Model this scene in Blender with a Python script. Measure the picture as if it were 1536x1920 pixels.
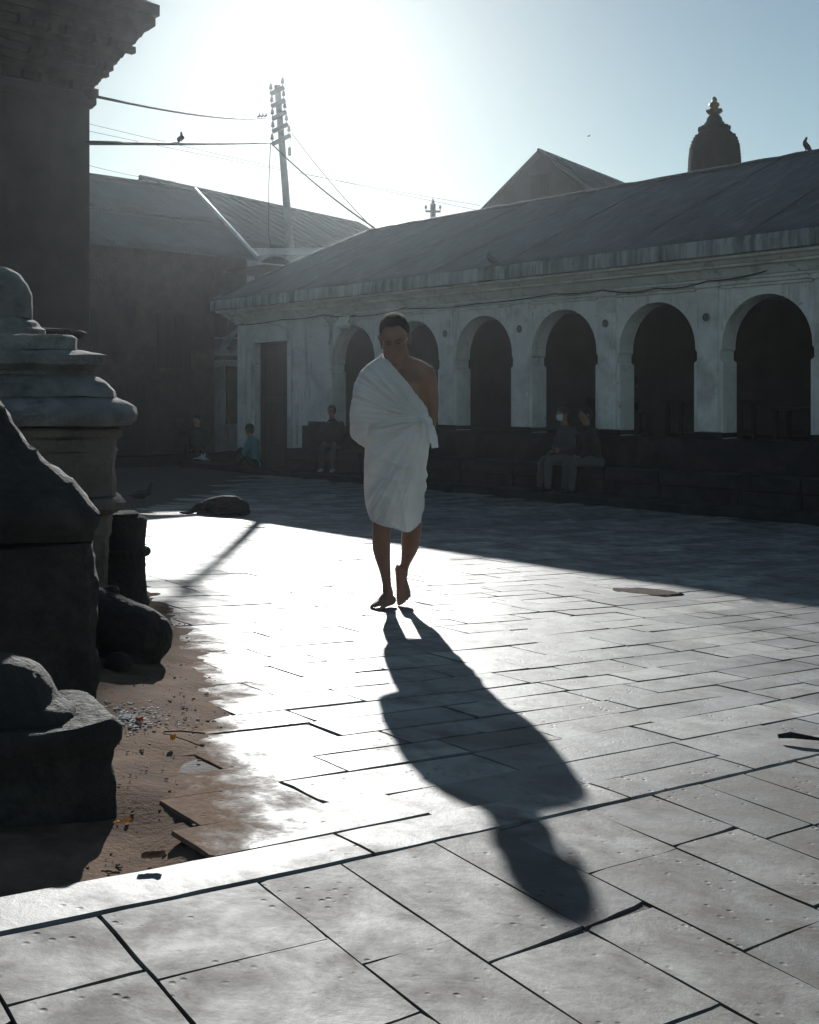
import bpy, bmesh, math, random
import numpy as np
from mathutils import Vector, Matrix, noise as mnoise

for _o in list(bpy.data.objects):
    bpy.data.objects.remove(_o)
scene = bpy.context.scene
coll = scene.collection
rnd = random.Random(7)
rad = math.radians

# ---------------------------------------------------------------- camera
HC = 1.215                               # camera height above the walking man's ground
cam_data = bpy.data.cameras.new('camera')
cam_data.sensor_fit = 'HORIZONTAL'
cam_data.sensor_width = 36.0
cam_data.lens = 36.0 * 2050.0 / 1536.0
cam_data.shift_y = -215.0 / 1536.0
cam_data.clip_start = 0.05
cam_data.clip_end = 3000.0
cam = bpy.data.objects.new('camera', cam_data)
cam.location = (0, 0, HC)
cam.rotation_euler = (rad(90), 0, 0)
coll.objects.link(cam)
scene.camera = cam

# ---------------------------------------------------------------- sky and sun
SUN = Vector((-0.0883, 0.9411, 0.3264)).normalized()
SUN_EL = math.asin(SUN.z)
SUN_ROT = math.atan2(SUN.x, SUN.y)
world = bpy.data.worlds.new('World')
scene.world = world
world.use_nodes = True
wn = world.node_tree.nodes
wl = world.node_tree.links
wn.clear()
w_out = wn.new('ShaderNodeOutputWorld')
w_bg = wn.new('ShaderNodeBackground')
w_sky = wn.new('ShaderNodeTexSky')
w_sky.sky_type = 'NISHITA'
w_sky.sun_disc = False
w_sky.sun_elevation = SUN_EL
w_sky.sun_rotation = SUN_ROT
w_sky.altitude = 1300.0
w_sky.air_density = 1.0
w_sky.dust_density = 0.5
w_sky.ozone_density = 1.0
w_bg.inputs['Strength'].default_value = 0.068
w_tint = wn.new('ShaderNodeMix'); w_tint.data_type = 'RGBA'; w_tint.blend_type = 'MULTIPLY'
w_tint.inputs[0].default_value = 1.0; w_tint.inputs[7].default_value = (0.97, 1.0, 0.86, 1)      # cool white balance
wl.new(w_sky.outputs['Color'], w_tint.inputs[6]); wl.new(w_tint.outputs[2], w_bg.inputs['Color'])
wl.new(w_bg.outputs['Background'], w_out.inputs['Surface'])

sun_data = bpy.data.lights.new('sun', 'SUN')
sun_data.energy = 5.0
sun_data.angle = rad(0.55)
sun_data.color = (1.0, 0.99, 0.96)
sun = bpy.data.objects.new('sun', sun_data)
sun.rotation_euler = (-SUN).to_track_quat('-Z', 'Y').to_euler()
sun.location = (-3, 40, 20)
coll.objects.link(sun)

# ---------------------------------------------------------------- picture
scene.view_settings.view_transform = 'Standard'
scene.view_settings.look = 'None'
scene.view_settings.exposure = 0.42
scene.view_settings.gamma = 1.0
scene.view_settings.use_curve_mapping = False
scene.cycles.use_denoising = True
scene.cycles.max_bounces = 7
scene.cycles.diffuse_bounces = 5
scene.cycles.glossy_bounces = 2
scene.cycles.transmission_bounces = 4
scene.cycles.volume_bounces = 0
scene.cycles.sample_clamp_indirect = 6.0

# ---------------------------------------------------------------- terrain function
def tau(x, y):
    return .743 * (x + .09) + .669 * (y - 6.31)
def gz(x, y):
    t = max(-5.5, min(tau(x, y), 9.5))
    return -.08 * t + .0042 * t * t
def smooth(a, b, x):
    t = max(0.0, min(1.0, (x - a) / (b - a)))
    return t * t * (3 - 2 * t)
def interp(tab, x):
    return float(np.interp(x, [t[0] for t in tab], [t[1] for t in tab]))
def nz(x, y, z=0.0):
    return mnoise.noise(Vector((x, y, z)))

# arcade axes: D along its front (towards the right of the court), N out of its front
D = Vector((.66913, -.74314, 0)); N = Vector((-.74314, -.66913, 0))
P0 = Vector((2.7714, 17.67, 0))
def A3(s, off, z):
    v = P0 + D * s + N * off
    return Vector((v.x, v.y, z))

# ---------------------------------------------------------------- object helpers
def tag(o, label, cat, group=None, kind=None):
    o['label'] = label
    if cat: o['category'] = cat
    if group: o['group'] = group
    if kind: o['kind'] = kind
    return o
def thing(name, loc, label, cat, group=None, rotz=0.0):
    o = bpy.data.objects.new(name, None)
    o.empty_display_size = 0.2
    coll.objects.link(o)
    o.location = loc
    o.rotation_euler = (0, 0, rotz)
    return tag(o, label, cat, group)
def abs_loc(o):
    v = Vector((0, 0, 0))
    while o is not None:
        v = v + o.location
        o = o.parent
    return v
def copy_tree(o, parent=None):
    c = o.copy()
    coll.objects.link(c)
    c.parent = parent
    for ch in o.children:
        copy_tree(ch, c)
    return c

class MB:
    """collects geometry (world coordinates); build() links it as one mesh object"""
    def __init__(self):
        self.v = []; self.f = []
    def add(self, vs, fs):
        b = len(self.v)
        self.v.extend([tuple(q) for q in vs])
        self.f.extend([tuple(i + b for i in q) for q in fs])
        return self
    def box(self, c, s, rz=0.0, taper=1.0, M=None):
        hx, hy, hz = s[0] / 2, s[1] / 2, s[2] / 2
        vs = []
        for z, t in ((-hz, 1.0), (hz, taper)):
            for x, y in ((-hx, -hy), (hx, -hy), (hx, hy), (-hx, hy)):
                vs.append(Vector((x * t, y * t, z)))
        R = Matrix.Rotation(rz, 3, 'Z') if M is None else M
        c = Vector(c)
        return self.add([R @ q + c for q in vs], [(0, 3, 2, 1), (4, 5, 6, 7), (0, 1, 5, 4), (1, 2, 6, 5), (2, 3, 7, 6), (3, 0, 4, 7)])
    def abox(self, s0, s1, o0, o1, z0, z1):
        """box in the arcade's frame"""
        pts = [A3(s, o, z) for z in (z0, z1) for s, o in ((s0, o1), (s1, o1), (s1, o0), (s0, o0))]
        return self.add(pts, [(0, 3, 2, 1), (4, 5, 6, 7), (0, 1, 5, 4), (1, 2, 6, 5), (2, 3, 7, 6), (3, 0, 4, 7)])
    def prism(self, poly, fn0, fn1):
        """closed polygon extruded between two mapping functions"""
        n = len(poly)
        vs = [fn0(*p) for p in poly] + [fn1(*p) for p in poly]
        fs = [tuple(range(n)), tuple(range(2 * n - 1, n - 1, -1))]
        for i in range(n):
            j = (i + 1) % n
            fs.append((i, i + n, j + n, j))
        return self.add(vs, fs)
    def rings(self, rs, cap=True, closed=True):
        n = len(rs[0]); b = len(self.v)
        for r in rs: self.v.extend([tuple(q) for q in r])
        for k in range(len(rs) - 1):
            for i in range(n if closed else n - 1):
                j = (i + 1) % n
                self.f.append((b + k * n + i, b + k * n + j, b + (k + 1) * n + j, b + (k + 1) * n + i))
        if cap and closed:
            self.f.append(tuple(b + i for i in range(n - 1, -1, -1)))
            self.f.append(tuple(b + (len(rs) - 1) * n + i for i in range(n)))
        return self
    def lathe(self, c, prof, seg=20, M=None):
        c = Vector(c); rs = []
        for r, z in prof:
            ring = []
            for i in range(seg):
                a = 2 * math.pi * i / seg
                q = Vector((max(r, 1e-4) * math.cos(a), max(r, 1e-4) * math.sin(a), z))
                ring.append((M @ q if M else q) + c)
            rs.append(ring)
        return self.rings(rs)
    def limb(self, pts, seg=14, sub=4, ref=(1, 0, 0)):
        """tapered tube through (x,y,z,rx[,ry]) with smooth interpolation"""
        P = [list(p) + ([p[3]] if len(p) == 4 else []) for p in pts]
        P = np.array(P, float)
        out = []
        n = len(P)
        for i in range(n - 1):
            p0, p1, p2, p3 = P[max(i - 1, 0)], P[i], P[i + 1], P[min(i + 2, n - 1)]
            for k in range(sub):
                t = k / sub
                out.append(.5 * ((2 * p1) + (-p0 + p2) * t + (2 * p0 - 5 * p1 + 4 * p2 - p3) * t * t + (-p0 + 3 * p1 - 3 * p2 + p3) * t ** 3))
        out.append(P[-1])
        rs = []
        for i, q in enumerate(out):
            a = out[max(i - 1, 0)]; b2 = out[min(i + 1, len(out) - 1)]
            t = Vector(b2[:3] - a[:3])
            t = t.normalized() if t.length > 1e-9 else Vector((0, 0, 1))
            r0 = Vector(ref)
            if abs(r0.normalized().dot(t)) > .95: r0 = Vector((0, 1, 0)) if abs(t.y) < .9 else Vector((0, 0, 1))
            u = (r0 - t * r0.dot(t)).normalized(); w = t.cross(u)
            ring = []
            for j in range(seg):
                an = 2 * math.pi * j / seg
                ring.append(Vector(q[:3]) + u * (math.cos(an) * max(q[3], .0008)) + w * (math.sin(an) * max(q[4], .0008)))
            rs.append(ring)
        # rounded ends
        def endcap(ring, q, sgn):
            c = Vector(q[:3]); res = []
            t = Vector(out[1][:3] - out[0][:3]) if sgn < 0 else Vector(out[-1][:3] - out[-2][:3])
            t = t.normalized() if t.length > 1e-9 else Vector((0, 0, 1))
            r = min(q[3], q[4])
            for a in (.45, .8):
                res.append([c + (p - c) * math.cos(a * math.pi / 2) + t * (sgn * r * math.sin(a * math.pi / 2)) for p in ring])
            return res
        s0 = endcap(rs[0], out[0], -1); s1 = endcap(rs[-1], out[-1], 1)
        return self.rings(s0[::-1] + rs + s1)
    def ball(self, c, r, seg=14, M=None):
        c = Vector(c); rs = []
        if not hasattr(r, '__len__'): r = (r, r, r)
        k = seg // 2 + 1
        for i in range(1, k):
            ph = -math.pi / 2 + math.pi * i / k
            ring = []
            for j in range(seg):
                a = 2 * math.pi * j / seg
                q = Vector((r[0] * math.cos(ph) * math.cos(a), r[1] * math.cos(ph) * math.sin(a), r[2] * math.sin(ph)))
                ring.append((M @ q if M else q) + c)
            rs.append(ring)
        return self.rings(rs)
    def tube(self, pts, r, seg=6):
        pts = [Vector(p) for p in pts]; rs = []
        for i, q in enumerate(pts):
            t = (pts[min(i + 1, len(pts) - 1)] - pts[max(i - 1, 0)]).normalized()
            u = t.orthogonal() if abs(t.z) > .95 else Vector((0, 0, 1)).cross(t)
            u = (u - t * u.dot(t)).normalized(); w = t.cross(u)
            rr = r[i] if hasattr(r, '__len__') else r
            rs.append([q + u * (math.cos(2 * math.pi * j / seg) * rr) + w * (math.sin(2 * math.pi * j / seg) * rr) for j in range(seg)])
        return self.rings(rs)
    def mesh(self, name, off=Vector((0, 0, 0))):
        me = bpy.data.meshes.new(name)
        me.from_pydata([(q[0] - off[0], q[1] - off[1], q[2] - off[2]) for q in self.v], [], self.f)
        me.update()
        return me
    def build(self, name, mat, parent=None, smooth_=False, fixn=True, bevel=0.0, ang=None):
        off = abs_loc(parent) if parent else Vector((0, 0, 0))
        me = self.mesh(name, off)
        if fixn or bevel:
            bm = bmesh.new(); bm.from_mesh(me)
            if fixn: bmesh.ops.recalc_face_normals(bm, faces=bm.faces)
            if bevel:
                bmesh.ops.bevel(bm, geom=[e for e in bm.edges if e.is_manifold and e.calc_face_angle(0) > .5], offset=bevel, segments=1, affect='EDGES', clamp_overlap=True)
            bm.to_mesh(me); bm.free()
        return link(name, me, mat, parent, smooth_, ang)
def link(name, me, mat, parent=None, smooth_=False, ang=None):
    me.materials.append(mat)
    if smooth_ or ang is not None:
        me.polygons.foreach_set('use_smooth', [True] * len(me.polygons))
        if ang is not None:
            try: me.set_sharp_from_angle(angle=rad(ang))
            except Exception: pass
    o = bpy.data.objects.new(name, me)
    coll.objects.link(o)
    if parent: o.parent = parent
    return o
def remeshed(mb, voxel, off=Vector((0, 0, 0)), it=2, fac=.5, name='body'):
    """union of overlapping closed shells as one continuous surface"""
    me = mb.mesh('tmp', off)
    bm = bmesh.new(); bm.from_mesh(me); bmesh.ops.recalc_face_normals(bm, faces=bm.faces); bm.to_mesh(me); bm.free()
    o = bpy.data.objects.new('tmp', me); coll.objects.link(o)
    m = o.modifiers.new('r', 'REMESH'); m.mode = 'VOXEL'; m.voxel_size = voxel
    if it:
        s = o.modifiers.new('s', 'SMOOTH'); s.iterations = it; s.factor = fac
    dg = bpy.context.evaluated_depsgraph_get(); dg.update()
    res = bpy.data.meshes.new_from_object(o.evaluated_get(dg))
    bpy.data.objects.remove(o); bpy.data.meshes.remove(me)
    res.name = name
    return res
def roughen(me, amp, freq, seed=0.0, amp2=0.0):
    """weathered relief along the normals"""
    me.update()
    nv = len(me.vertices)
    co = [v.co.copy() for v in me.vertices]; no = [v.normal.copy() for v in me.vertices]
    sv = Vector((seed, seed * 1.7, -seed))
    for i in range(nv):
        a = mnoise.noise(co[i] * freq + sv) * amp
        if amp2: a += mnoise.noise(co[i] * freq * 3.7 + sv) * amp2
        me.vertices[i].co = co[i] + no[i] * a
    me.update()

# ---------------------------------------------------------------- materials
MATS = {}
def nodes_of(name):
    m = bpy.data.materials.new(name); m.use_nodes = True
    nt = m.node_tree; b = nt.nodes['Principled BSDF']
    MATS[name] = m
    return m, nt, b
def nnode(nt, t, **kw):
    q = nt.nodes.new(t)
    for k, v in kw.items():
        if k in q.inputs: q.inputs[k].default_value = v
        else: setattr(q, k, v)
    return q
def ramp(nt, src, stops):
    r = nt.nodes.new('ShaderNodeValToRGB')
    el = r.color_ramp.elements
    el[0].position = stops[0][0]; el[0].color = (*stops[0][1], 1)
    el[1].position = stops[-1][0]; el[1].color = (*stops[-1][1], 1)
    for p, c in stops[1:-1]:
        e = el.new(p); e.color = (*c, 1)
    nt.links.new(src, r.inputs['Fac'])
    return r.outputs['Color']
def mixc(nt, fac, a, b, mode='MIX'):
    m = nt.nodes.new('ShaderNodeMix'); m.data_type = 'RGBA'; m.blend_type = mode
    def put(sock, v):
        if isinstance(v, (tuple, list)): sock.default_value = (*v, 1)
        elif isinstance(v, float): sock.default_value = v
        else: nt.links.new(v, sock)
    put(m.inputs[0], fac); put(m.inputs[6], a); put(m.inputs[7], b)
    return m.outputs[2]
def tex(nt, scale, detail=4.0, rough=.6, coord='Object', stretch=None, kind='noise', dist=0.0):
    tc = nt.nodes.new('ShaderNodeTexCoord')
    src = tc.outputs[coord]
    if stretch:
        mp = nt.nodes.new('ShaderNodeMapping')
        mp.inputs['Scale'].default_value = stretch
        nt.links.new(src, mp.inputs['Vector']); src = mp.outputs['Vector']
    if kind == 'noise':
        q = nnode(nt, 'ShaderNodeTexNoise', Scale=scale, Detail=detail, Roughness=rough, Distortion=dist)
        nt.links.new(src, q.inputs['Vector']); return q.outputs['Fac']
    if kind == 'voronoi':
        q = nnode(nt, 'ShaderNodeTexVoronoi', Scale=scale); nt.links.new(src, q.inputs['Vector']); return q.outputs['Distance']
def bump(nt, b, height, strength=.3, dist=.02):
    q = nnode(nt, 'ShaderNodeBump', Strength=strength, Distance=dist)
    nt.links.new(height, q.inputs['Height']); nt.links.new(q.outputs['Normal'], b.inputs['Normal'])
    return q
def madd(nt, a, k, c=0.0, clamp=False):
    m = nt.nodes.new('ShaderNodeMath'); m.operation = 'MULTIPLY_ADD'; m.use_clamp = clamp
    nt.links.new(a, m.inputs[0]); m.inputs[1].default_value = k
    if isinstance(c, float): m.inputs[2].default_value = c
    else: nt.links.new(c, m.inputs[2])
    return m.outputs[0]
def simple(name, c1, c2, scale=6.0, rough=.75, bs=.3, bscale=None, bd=.01, stretch=None, spec=.4, metal=0.0, stain=None, coord='Object'):
    m, nt, b = nodes_of(name)
    n1 = tex(nt, scale, 5, .62, coord, stretch)
    col = ramp(nt, n1, [(.3, c1), (.7, c2)])
    if stain:
        n3 = tex(nt, scale * .45, 6, .7, coord, stretch, dist=.4)
        f = ramp(nt, n3, [(.5, (0, 0, 0)), (.72, (1, 1, 1))])
        col = mixc(nt, f, col, stain)
    nt.links.new(col, b.inputs['Base Color'])
    n2 = tex(nt, bscale or scale * 6, 6, .65, coord)
    if bs: bump(nt, b, n2, bs, bd)
    r = madd(nt, n1, .25, rough - .12)
    nt.links.new(r, b.inputs['Roughness'])
    b.inputs['Specular IOR Level'].default_value = spec
    b.inputs['Metallic'].default_value = metal
    return m

# worn grey paving stone, with trodden-in dust towards the earth by the shrine
def slab_material(name, dusty, k=1.0, r0=.45, st=.46):
    m, nt, b = nodes_of(name)
    n1 = tex(nt, 2.6, 7, .66, dist=.15); n2 = tex(nt, 6.0, 8, .72, dist=.25); n3 = tex(nt, 55.0, 5, .7)
    col = ramp(nt, n1, [(.30, (.055 * k, .055 * k, .053 * k)), (.46, (.19 * k, .194 * k, .191 * k)), (.70, (.33 * k, .335 * k, .328 * k))])
    oi = nt.nodes.new('ShaderNodeObjectInfo')
    geo = nt.nodes.new('ShaderNodeNewGeometry')
    addr = nt.nodes.new('ShaderNodeMath'); addr.operation = 'ADD'
    nt.links.new(oi.outputs['Random'], addr.inputs[0]); nt.links.new(geo.outputs['Random Per Island'], addr.inputs[1])
    fr = nt.nodes.new('ShaderNodeMath'); fr.operation = 'FRACT'; nt.links.new(addr.outputs[0], fr.inputs[0])
    tint = ramp(nt, fr.outputs[0], [(0, (.52, .53, .54)), (.5, (.9, .91, .91)), (1, (1.28, 1.25, 1.19))])
    col = mixc(nt, 1.0, col, tint, 'MULTIPLY')
    f2 = ramp(nt, n2, [(st, (0, 0, 0)), (st + .26, (1, 1, 1))])
    col = mixc(nt, f2, col, (.085 * k, .068 * k, .058 * k))
    v = tex(nt, 30.0, kind='voronoi')
    pit = ramp(nt, v, [(.05, (1, 1, 1)), (.22, (0, 0, 0))])
    pm = ramp(nt, tex(nt, 5.5, 3, .5), [(.5, (0, 0, 0)), (.62, (1, 1, 1))])
    pits = mixc(nt, 1.0, pit, pm, 'MULTIPLY')
    col = mixc(nt, pits, col, (.05, .045, .04))
    rv = madd(nt, n1, .28, r0)
    rv = madd(nt, f2, .12, rv)
    if dusty:
        tc = nt.nodes.new('ShaderNodeTexCoord'); sp = nt.nodes.new('ShaderNodeSeparateXYZ')
        nt.links.new(tc.outputs['Object'], sp.inputs[0])
        e = madd(nt, sp.outputs['Y'], .205, sp.outputs['X'])      # earth side: x + .205 y small
        e = madd(nt, n2, -.55, e); e = madd(nt, n1, -.5, e)
        df = ramp(nt, madd(nt, e, 1.0, .51), [(.0, (1, 1, 1)), (.2, (0, 0, 0))])
        far_ = ramp(nt, madd(nt, sp.outputs['Y'], .1, madd(nt, n2, -.1, .05)), [(.44, (1, 1, 1)), (.58, (0, 0, 0))])    # the trodden dust thins out beyond the spout stone
        df = mixc(nt, 1.0, df, far_, 'MULTIPLY')
        nt.links.new(madd(nt, df, -.40, .42), b.inputs['Specular IOR Level'])
        dust = ramp(nt, n3, [(.3, (.13, .09, .068)), (.7, (.23, .165, .128))])
        col = mixc(nt, df, col, dust)
        rv = madd(nt, df, .35, rv)
    nt.links.new(col, b.inputs['Base Color'])
    nt.links.new(rv, b.inputs['Roughness'])
    h = madd(nt, n3, .12, madd(nt, n2, .7, madd(nt, n1, .7)))
    h = madd(nt, pits, -.6, h)
    bump(nt, b, h, .5, .010)
    return m
slab_material('court_stone', True)
slab_material('lower_stone', False, .66, .54, .38)  # lens vignetting put into a darker tone; brown stains are the stone's own
slab_material('kerb_stone_worn', False, .9, .5, .44)
simple('joint_earth', (.05, .042, .036), (.11, .09, .075), 14, .9, .6, 60, .01)
simple('earth', (.085, .056, .042), (.2, .138, .1), 7, .95, .5, 60, .012, spec=.05, stain=(.075, .042, .03))
m_, nt_, b_ = nodes_of('lime_plaster')
_n = tex(nt_, 1.3, 7, .68, dist=.6); _s = tex(nt_, 3.2, 6, .7, stretch=(1.5, 1.5, .13)); _f = tex(nt_, 6.0, 8, .75, dist=1.2)
_c = ramp(nt_, _n, [(.3, (.50, .50, .485)), (.6, (.74, .735, .715))])
_c = mixc(nt_, ramp(nt_, _s, [(.54, (0, 0, 0)), (.75, (.8, .8, .8))]), _c, (.2, .205, .2))
_c = mixc(nt_, ramp(nt_, _f, [(.60, (0, 0, 0)), (.66, (1, 1, 1))]), _c, (.30, .275, .25))
nt_.links.new(_c, b_.inputs['Base Color']); b_.inputs['Roughness'].default_value = .9
bump(nt_, b_, madd(nt_, _f, .7, tex(nt_, 24, 6, .7)), .45, .02)
simple('lime_clean', (.52, .52, .505), (.74, .735, .715), 2.5, .9, .4, 30, .015, stain=(.27, .265, .25))
m_, nt_, b_ = nodes_of('stained_fascia')
_n = tex(nt_, 5.0, 6, .7, stretch=(1.6, 1.6, .14)); _g = tex(nt_, 1.1, 4, .6)
_c = ramp(nt_, _n, [(.36, (.03, .04, .036)), (.5, (.14, .16, .155)), (.62, (.42, .44, .44))])
_c = mixc(nt_, ramp(nt_, _g, [(.35, (0, 0, 0)), (.65, (1, 1, 1))]), _c, (.3, .32, .32))
_c2 = mixc(nt_, .35, _c, ramp(nt_, _n, [(.4, (.03, .04, .036)), (.6, (.42, .44, .44))]))
nt_.links.new(_c2, b_.inputs['Base Color']); b_.inputs['Roughness'].default_value = .85
bump(nt_, b_, tex(nt_, 25, 6, .7), .3, .01)
simple('dark_dado', (.008, .009, .009), (.022, .022, .023), 3, .8, .3, 30, .01, stain=(.04, .04, .038), spec=.2)
simple('step_stone', (.012, .012, .013), (.034, .034, .035), 4, .8, .5, 24, .02, spec=.2)
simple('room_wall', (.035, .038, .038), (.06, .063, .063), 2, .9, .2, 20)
simple('dark_wood', (.012, .01, .009), (.035, .028, .024), 6, .6, .4, 40, .01, stretch=(1, 1, .15))
m_, nt_, b_ = nodes_of('old_roof')
_n = tex(nt_, .9, 7, .7, dist=.6); _s = tex(nt_, 3.0, 6, .72, stretch=(1.0, 3.4, 1.0), dist=.2)
_c = ramp(nt_, _n, [(.3, (.035, .032, .033)), (.55, (.07, .064, .066)), (.75, (.11, .102, .104))])
_c = mixc(nt_, ramp(nt_, _s, [(.5, (0, 0, 0)), (.7, (1, 1, 1))]), _c, (.14, .132, .136))
nt_.links.new(_c, b_.inputs['Base Color']); b_.inputs['Roughness'].default_value = .62
bump(nt_, b_, madd(nt_, _s, .8, _n), .5, .03)
simple('tin_dark', (.06, .065, .07), (.12, .125, .13), 1.5, .5, .15, 20, .01, metal=.3, stain=(.08, .06, .05))
simple('tin_seam', (.1, .105, .11), (.16, .165, .17), 1.5, .45, .1, 20, .01, metal=.4)
simple('flashing', (.5, .52, .53), (.65, .66, .67), 2, .4, .1, 20, .01)
simple('dark_brick', (.035, .026, .024), (.075, .055, .05), 4, .85, .5, 18, .02, stain=(.02, .02, .02))
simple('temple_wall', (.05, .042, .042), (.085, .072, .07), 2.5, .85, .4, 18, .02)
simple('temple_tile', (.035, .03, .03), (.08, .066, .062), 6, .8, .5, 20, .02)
simple('weathered_lime', (.12, .115, .112), (.3, .3, .295), 5, .9, .9, 30, .03, stain=(.035, .032, .03))
simple('tan_stone', (.10, .082, .07), (.21, .172, .148), 5, .9, .9, 30, .03, stain=(.04, .03, .027))
simple('black_stone', (.014, .013, .012), (.045, .04, .037), 7, .85, 1.0, 30, .04, stain=(.075, .062, .055))
simple('carved_stone', (.018, .016, .015), (.045, .04, .036), 7, .8, 1.0, 32, .04, stain=(.09, .075, .068))
simple('pole_concrete', (.15, .155, .155), (.24, .245, .245), 5, .85, .2, 30)
simple('pole_iron', (.1, .105, .11), (.16, .165, .17), 8, .6, .1, 40, metal=.3)
simple('ceramic', (.1, .1, .1), (.2, .2, .2), 8, .3, 0)
simple('cable_black', (.01, .01, .01), (.02, .02, .02), 20, .6, 0)
simple('gilt', (.05, .028, .01), (.2, .11, .03), 8, .4, .2, 40, metal=.7)
simple('spire_stone', (.007, .009, .008), (.02, .022, .019), 5, .95, .8, 26, .03, stain=(.012, .018, .012), spec=.05)
simple('gable_brick', (.035, .034, .034), (.065, .06, .06), 3, .85, .4, 20, .02)
simple('feather_dark', (.018, .02, .022), (.05, .053, .058), 18, .6, .2, 60)
simple('feather_white', (.4, .42, .43), (.6, .62, .63), 18, .7, .2, 60)
simple('dog_fur', (.014, .012, .011), (.035, .028, .024), 16, .8, .6, 90, .008)
simple('emblem_grey', (.1, .105, .105), (.2, .205, .205), 20, .85, .4, 60)
simple('patch_earth', (.05, .036, .028), (.11, .08, .062), 14, .95, 1.0, 60, .02, spec=.1)
simple('leaf_brown', (.1, .05, .03), (.2, .11, .06), 20, .8, .4, 60)
simple('petal_red', (.4, .03, .015), (.6, .1, .02), 10, .7, 0)
simple('marigold', (.55, .2, .02), (.7, .3, .03), 10, .7, 0)
simple('ash', (.22, .22, .22), (.42, .42, .42), 30, .9, .8, 70, .01)
# ================================================================ the court floor
def spaced(lo, hi, fine0, fine1, step, far):
    a = list(np.arange(fine0, fine1 + 1e-6, step))
    left, v, st = [], fine0, step
    while v > lo: st *= 1.7; v -= st; left.append(v)
    right, v, st = [], fine1, step
    while v < hi: st *= 1.7; v += st; right.append(v)
    return left[::-1] + a + right
EARTH = [(1.6, -.30), (2.2, -.45), (2.37, -.51), (2.6, -.57), (2.8, -.60), (3.3, -.62), (3.7, -.66), (4.3, -.86), (5.6, -1.22), (6.6, -1.6), (8.5, -2.6)]
def earth_x(y): return interp(EARTH, y)
gx = spaced(-900, 900, -7, 9, .2, 0); gy = spaced(-600, 1500, -1, 26, .2, 0)
mb = MB()
for y in gy:
    for x in gx: mb.v.append((x, y, gz(x, y) - (.0052 if not (x < earth_x(y) - .02 and y < 8.5 and x > -5) else .07)))
W_ = len(gx)
for j in range(len(gy) - 1):
    for i in range(W_ - 1): mb.f.append((j * W_ + i, j * W_ + i + 1, (j + 1) * W_ + i + 1, (j + 1) * W_ + i))
ground = mb.build('ground', MATS['joint_earth'], smooth_=True, fixn=False)
tag(ground, 'earth-jointed floor of worn stone slabs filling the court', None, kind='structure')

KD = Vector((.762, .648, 0)); KM = Vector((-.648, .762, 0)); KO = Vector((-.05, 2.34, 0))   # kerb line
def kp(p, q): return KO + KD * p + KM * q
def project(x, y, z):
    if y < .3: return None
    return 768 + 2050 * x / y, 745 - 2050 * (z - HC) / y
def slab_geo(corners, top, thick, r, jitter, crown=.0):
    """worn slab with eight-cornered uneven outline, rounded arris; corners: 4 xy Vectors ccw"""
    out = []
    for i in range(4):
        a, b2 = corners[i], corners[(i + 1) % 4]
        e = (b2 - a); L = e.length; e = e / max(L, 1e-6)
        for t in (rnd.uniform(.0, .02), .25 + rnd.uniform(-.1, .1), .55 + rnd.uniform(-.1, .1), .85 + rnd.uniform(-.08, .08)):
            q = a + e * (L * t)
            nrm = Vector((e.y, -e.x, 0))
            jj = jitter * (rnd.uniform(1.5, 2.6) if rnd.random() < .10 else .8)
            out.append(q + nrm * rnd.uniform(-jj, jitter * .25))
    cen = sum(corners, Vector((0, 0, 0))) / 4
    ta, tb = rnd.uniform(-.004, .004), rnd.uniform(-.004, .004)
    def zt(q): return gz(q.x, q.y) + top + ta * (q.x - cen.x) * 2 + tb * (q.y - cen.y) * 2
    rim, low = [], []
    ins = []
    for q in out:
        dv = (cen - q); dv = dv / max(dv.length, 1e-6)
        qi = q + dv * r * rnd.uniform(.7, 1.7)
        ins.append((qi.x, qi.y, zt(qi)))
        rim.append((q.x, q.y, zt(q) - r * rnd.uniform(.3, .7)))
    n = len(out)
    rim = [(v_[0], v_[1], v_[2] - .009) for v_ in rim]
    vs = ins + rim + [(cen.x, cen.y, zt(cen) + crown * rnd.uniform(-.5, 1))]
    fs = []
    for i in range(n):
        j = (i + 1) % n
        fs.append((2 * n, i, j)); fs.append((i, n + i, n + j, j))
    return vs, fs

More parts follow.
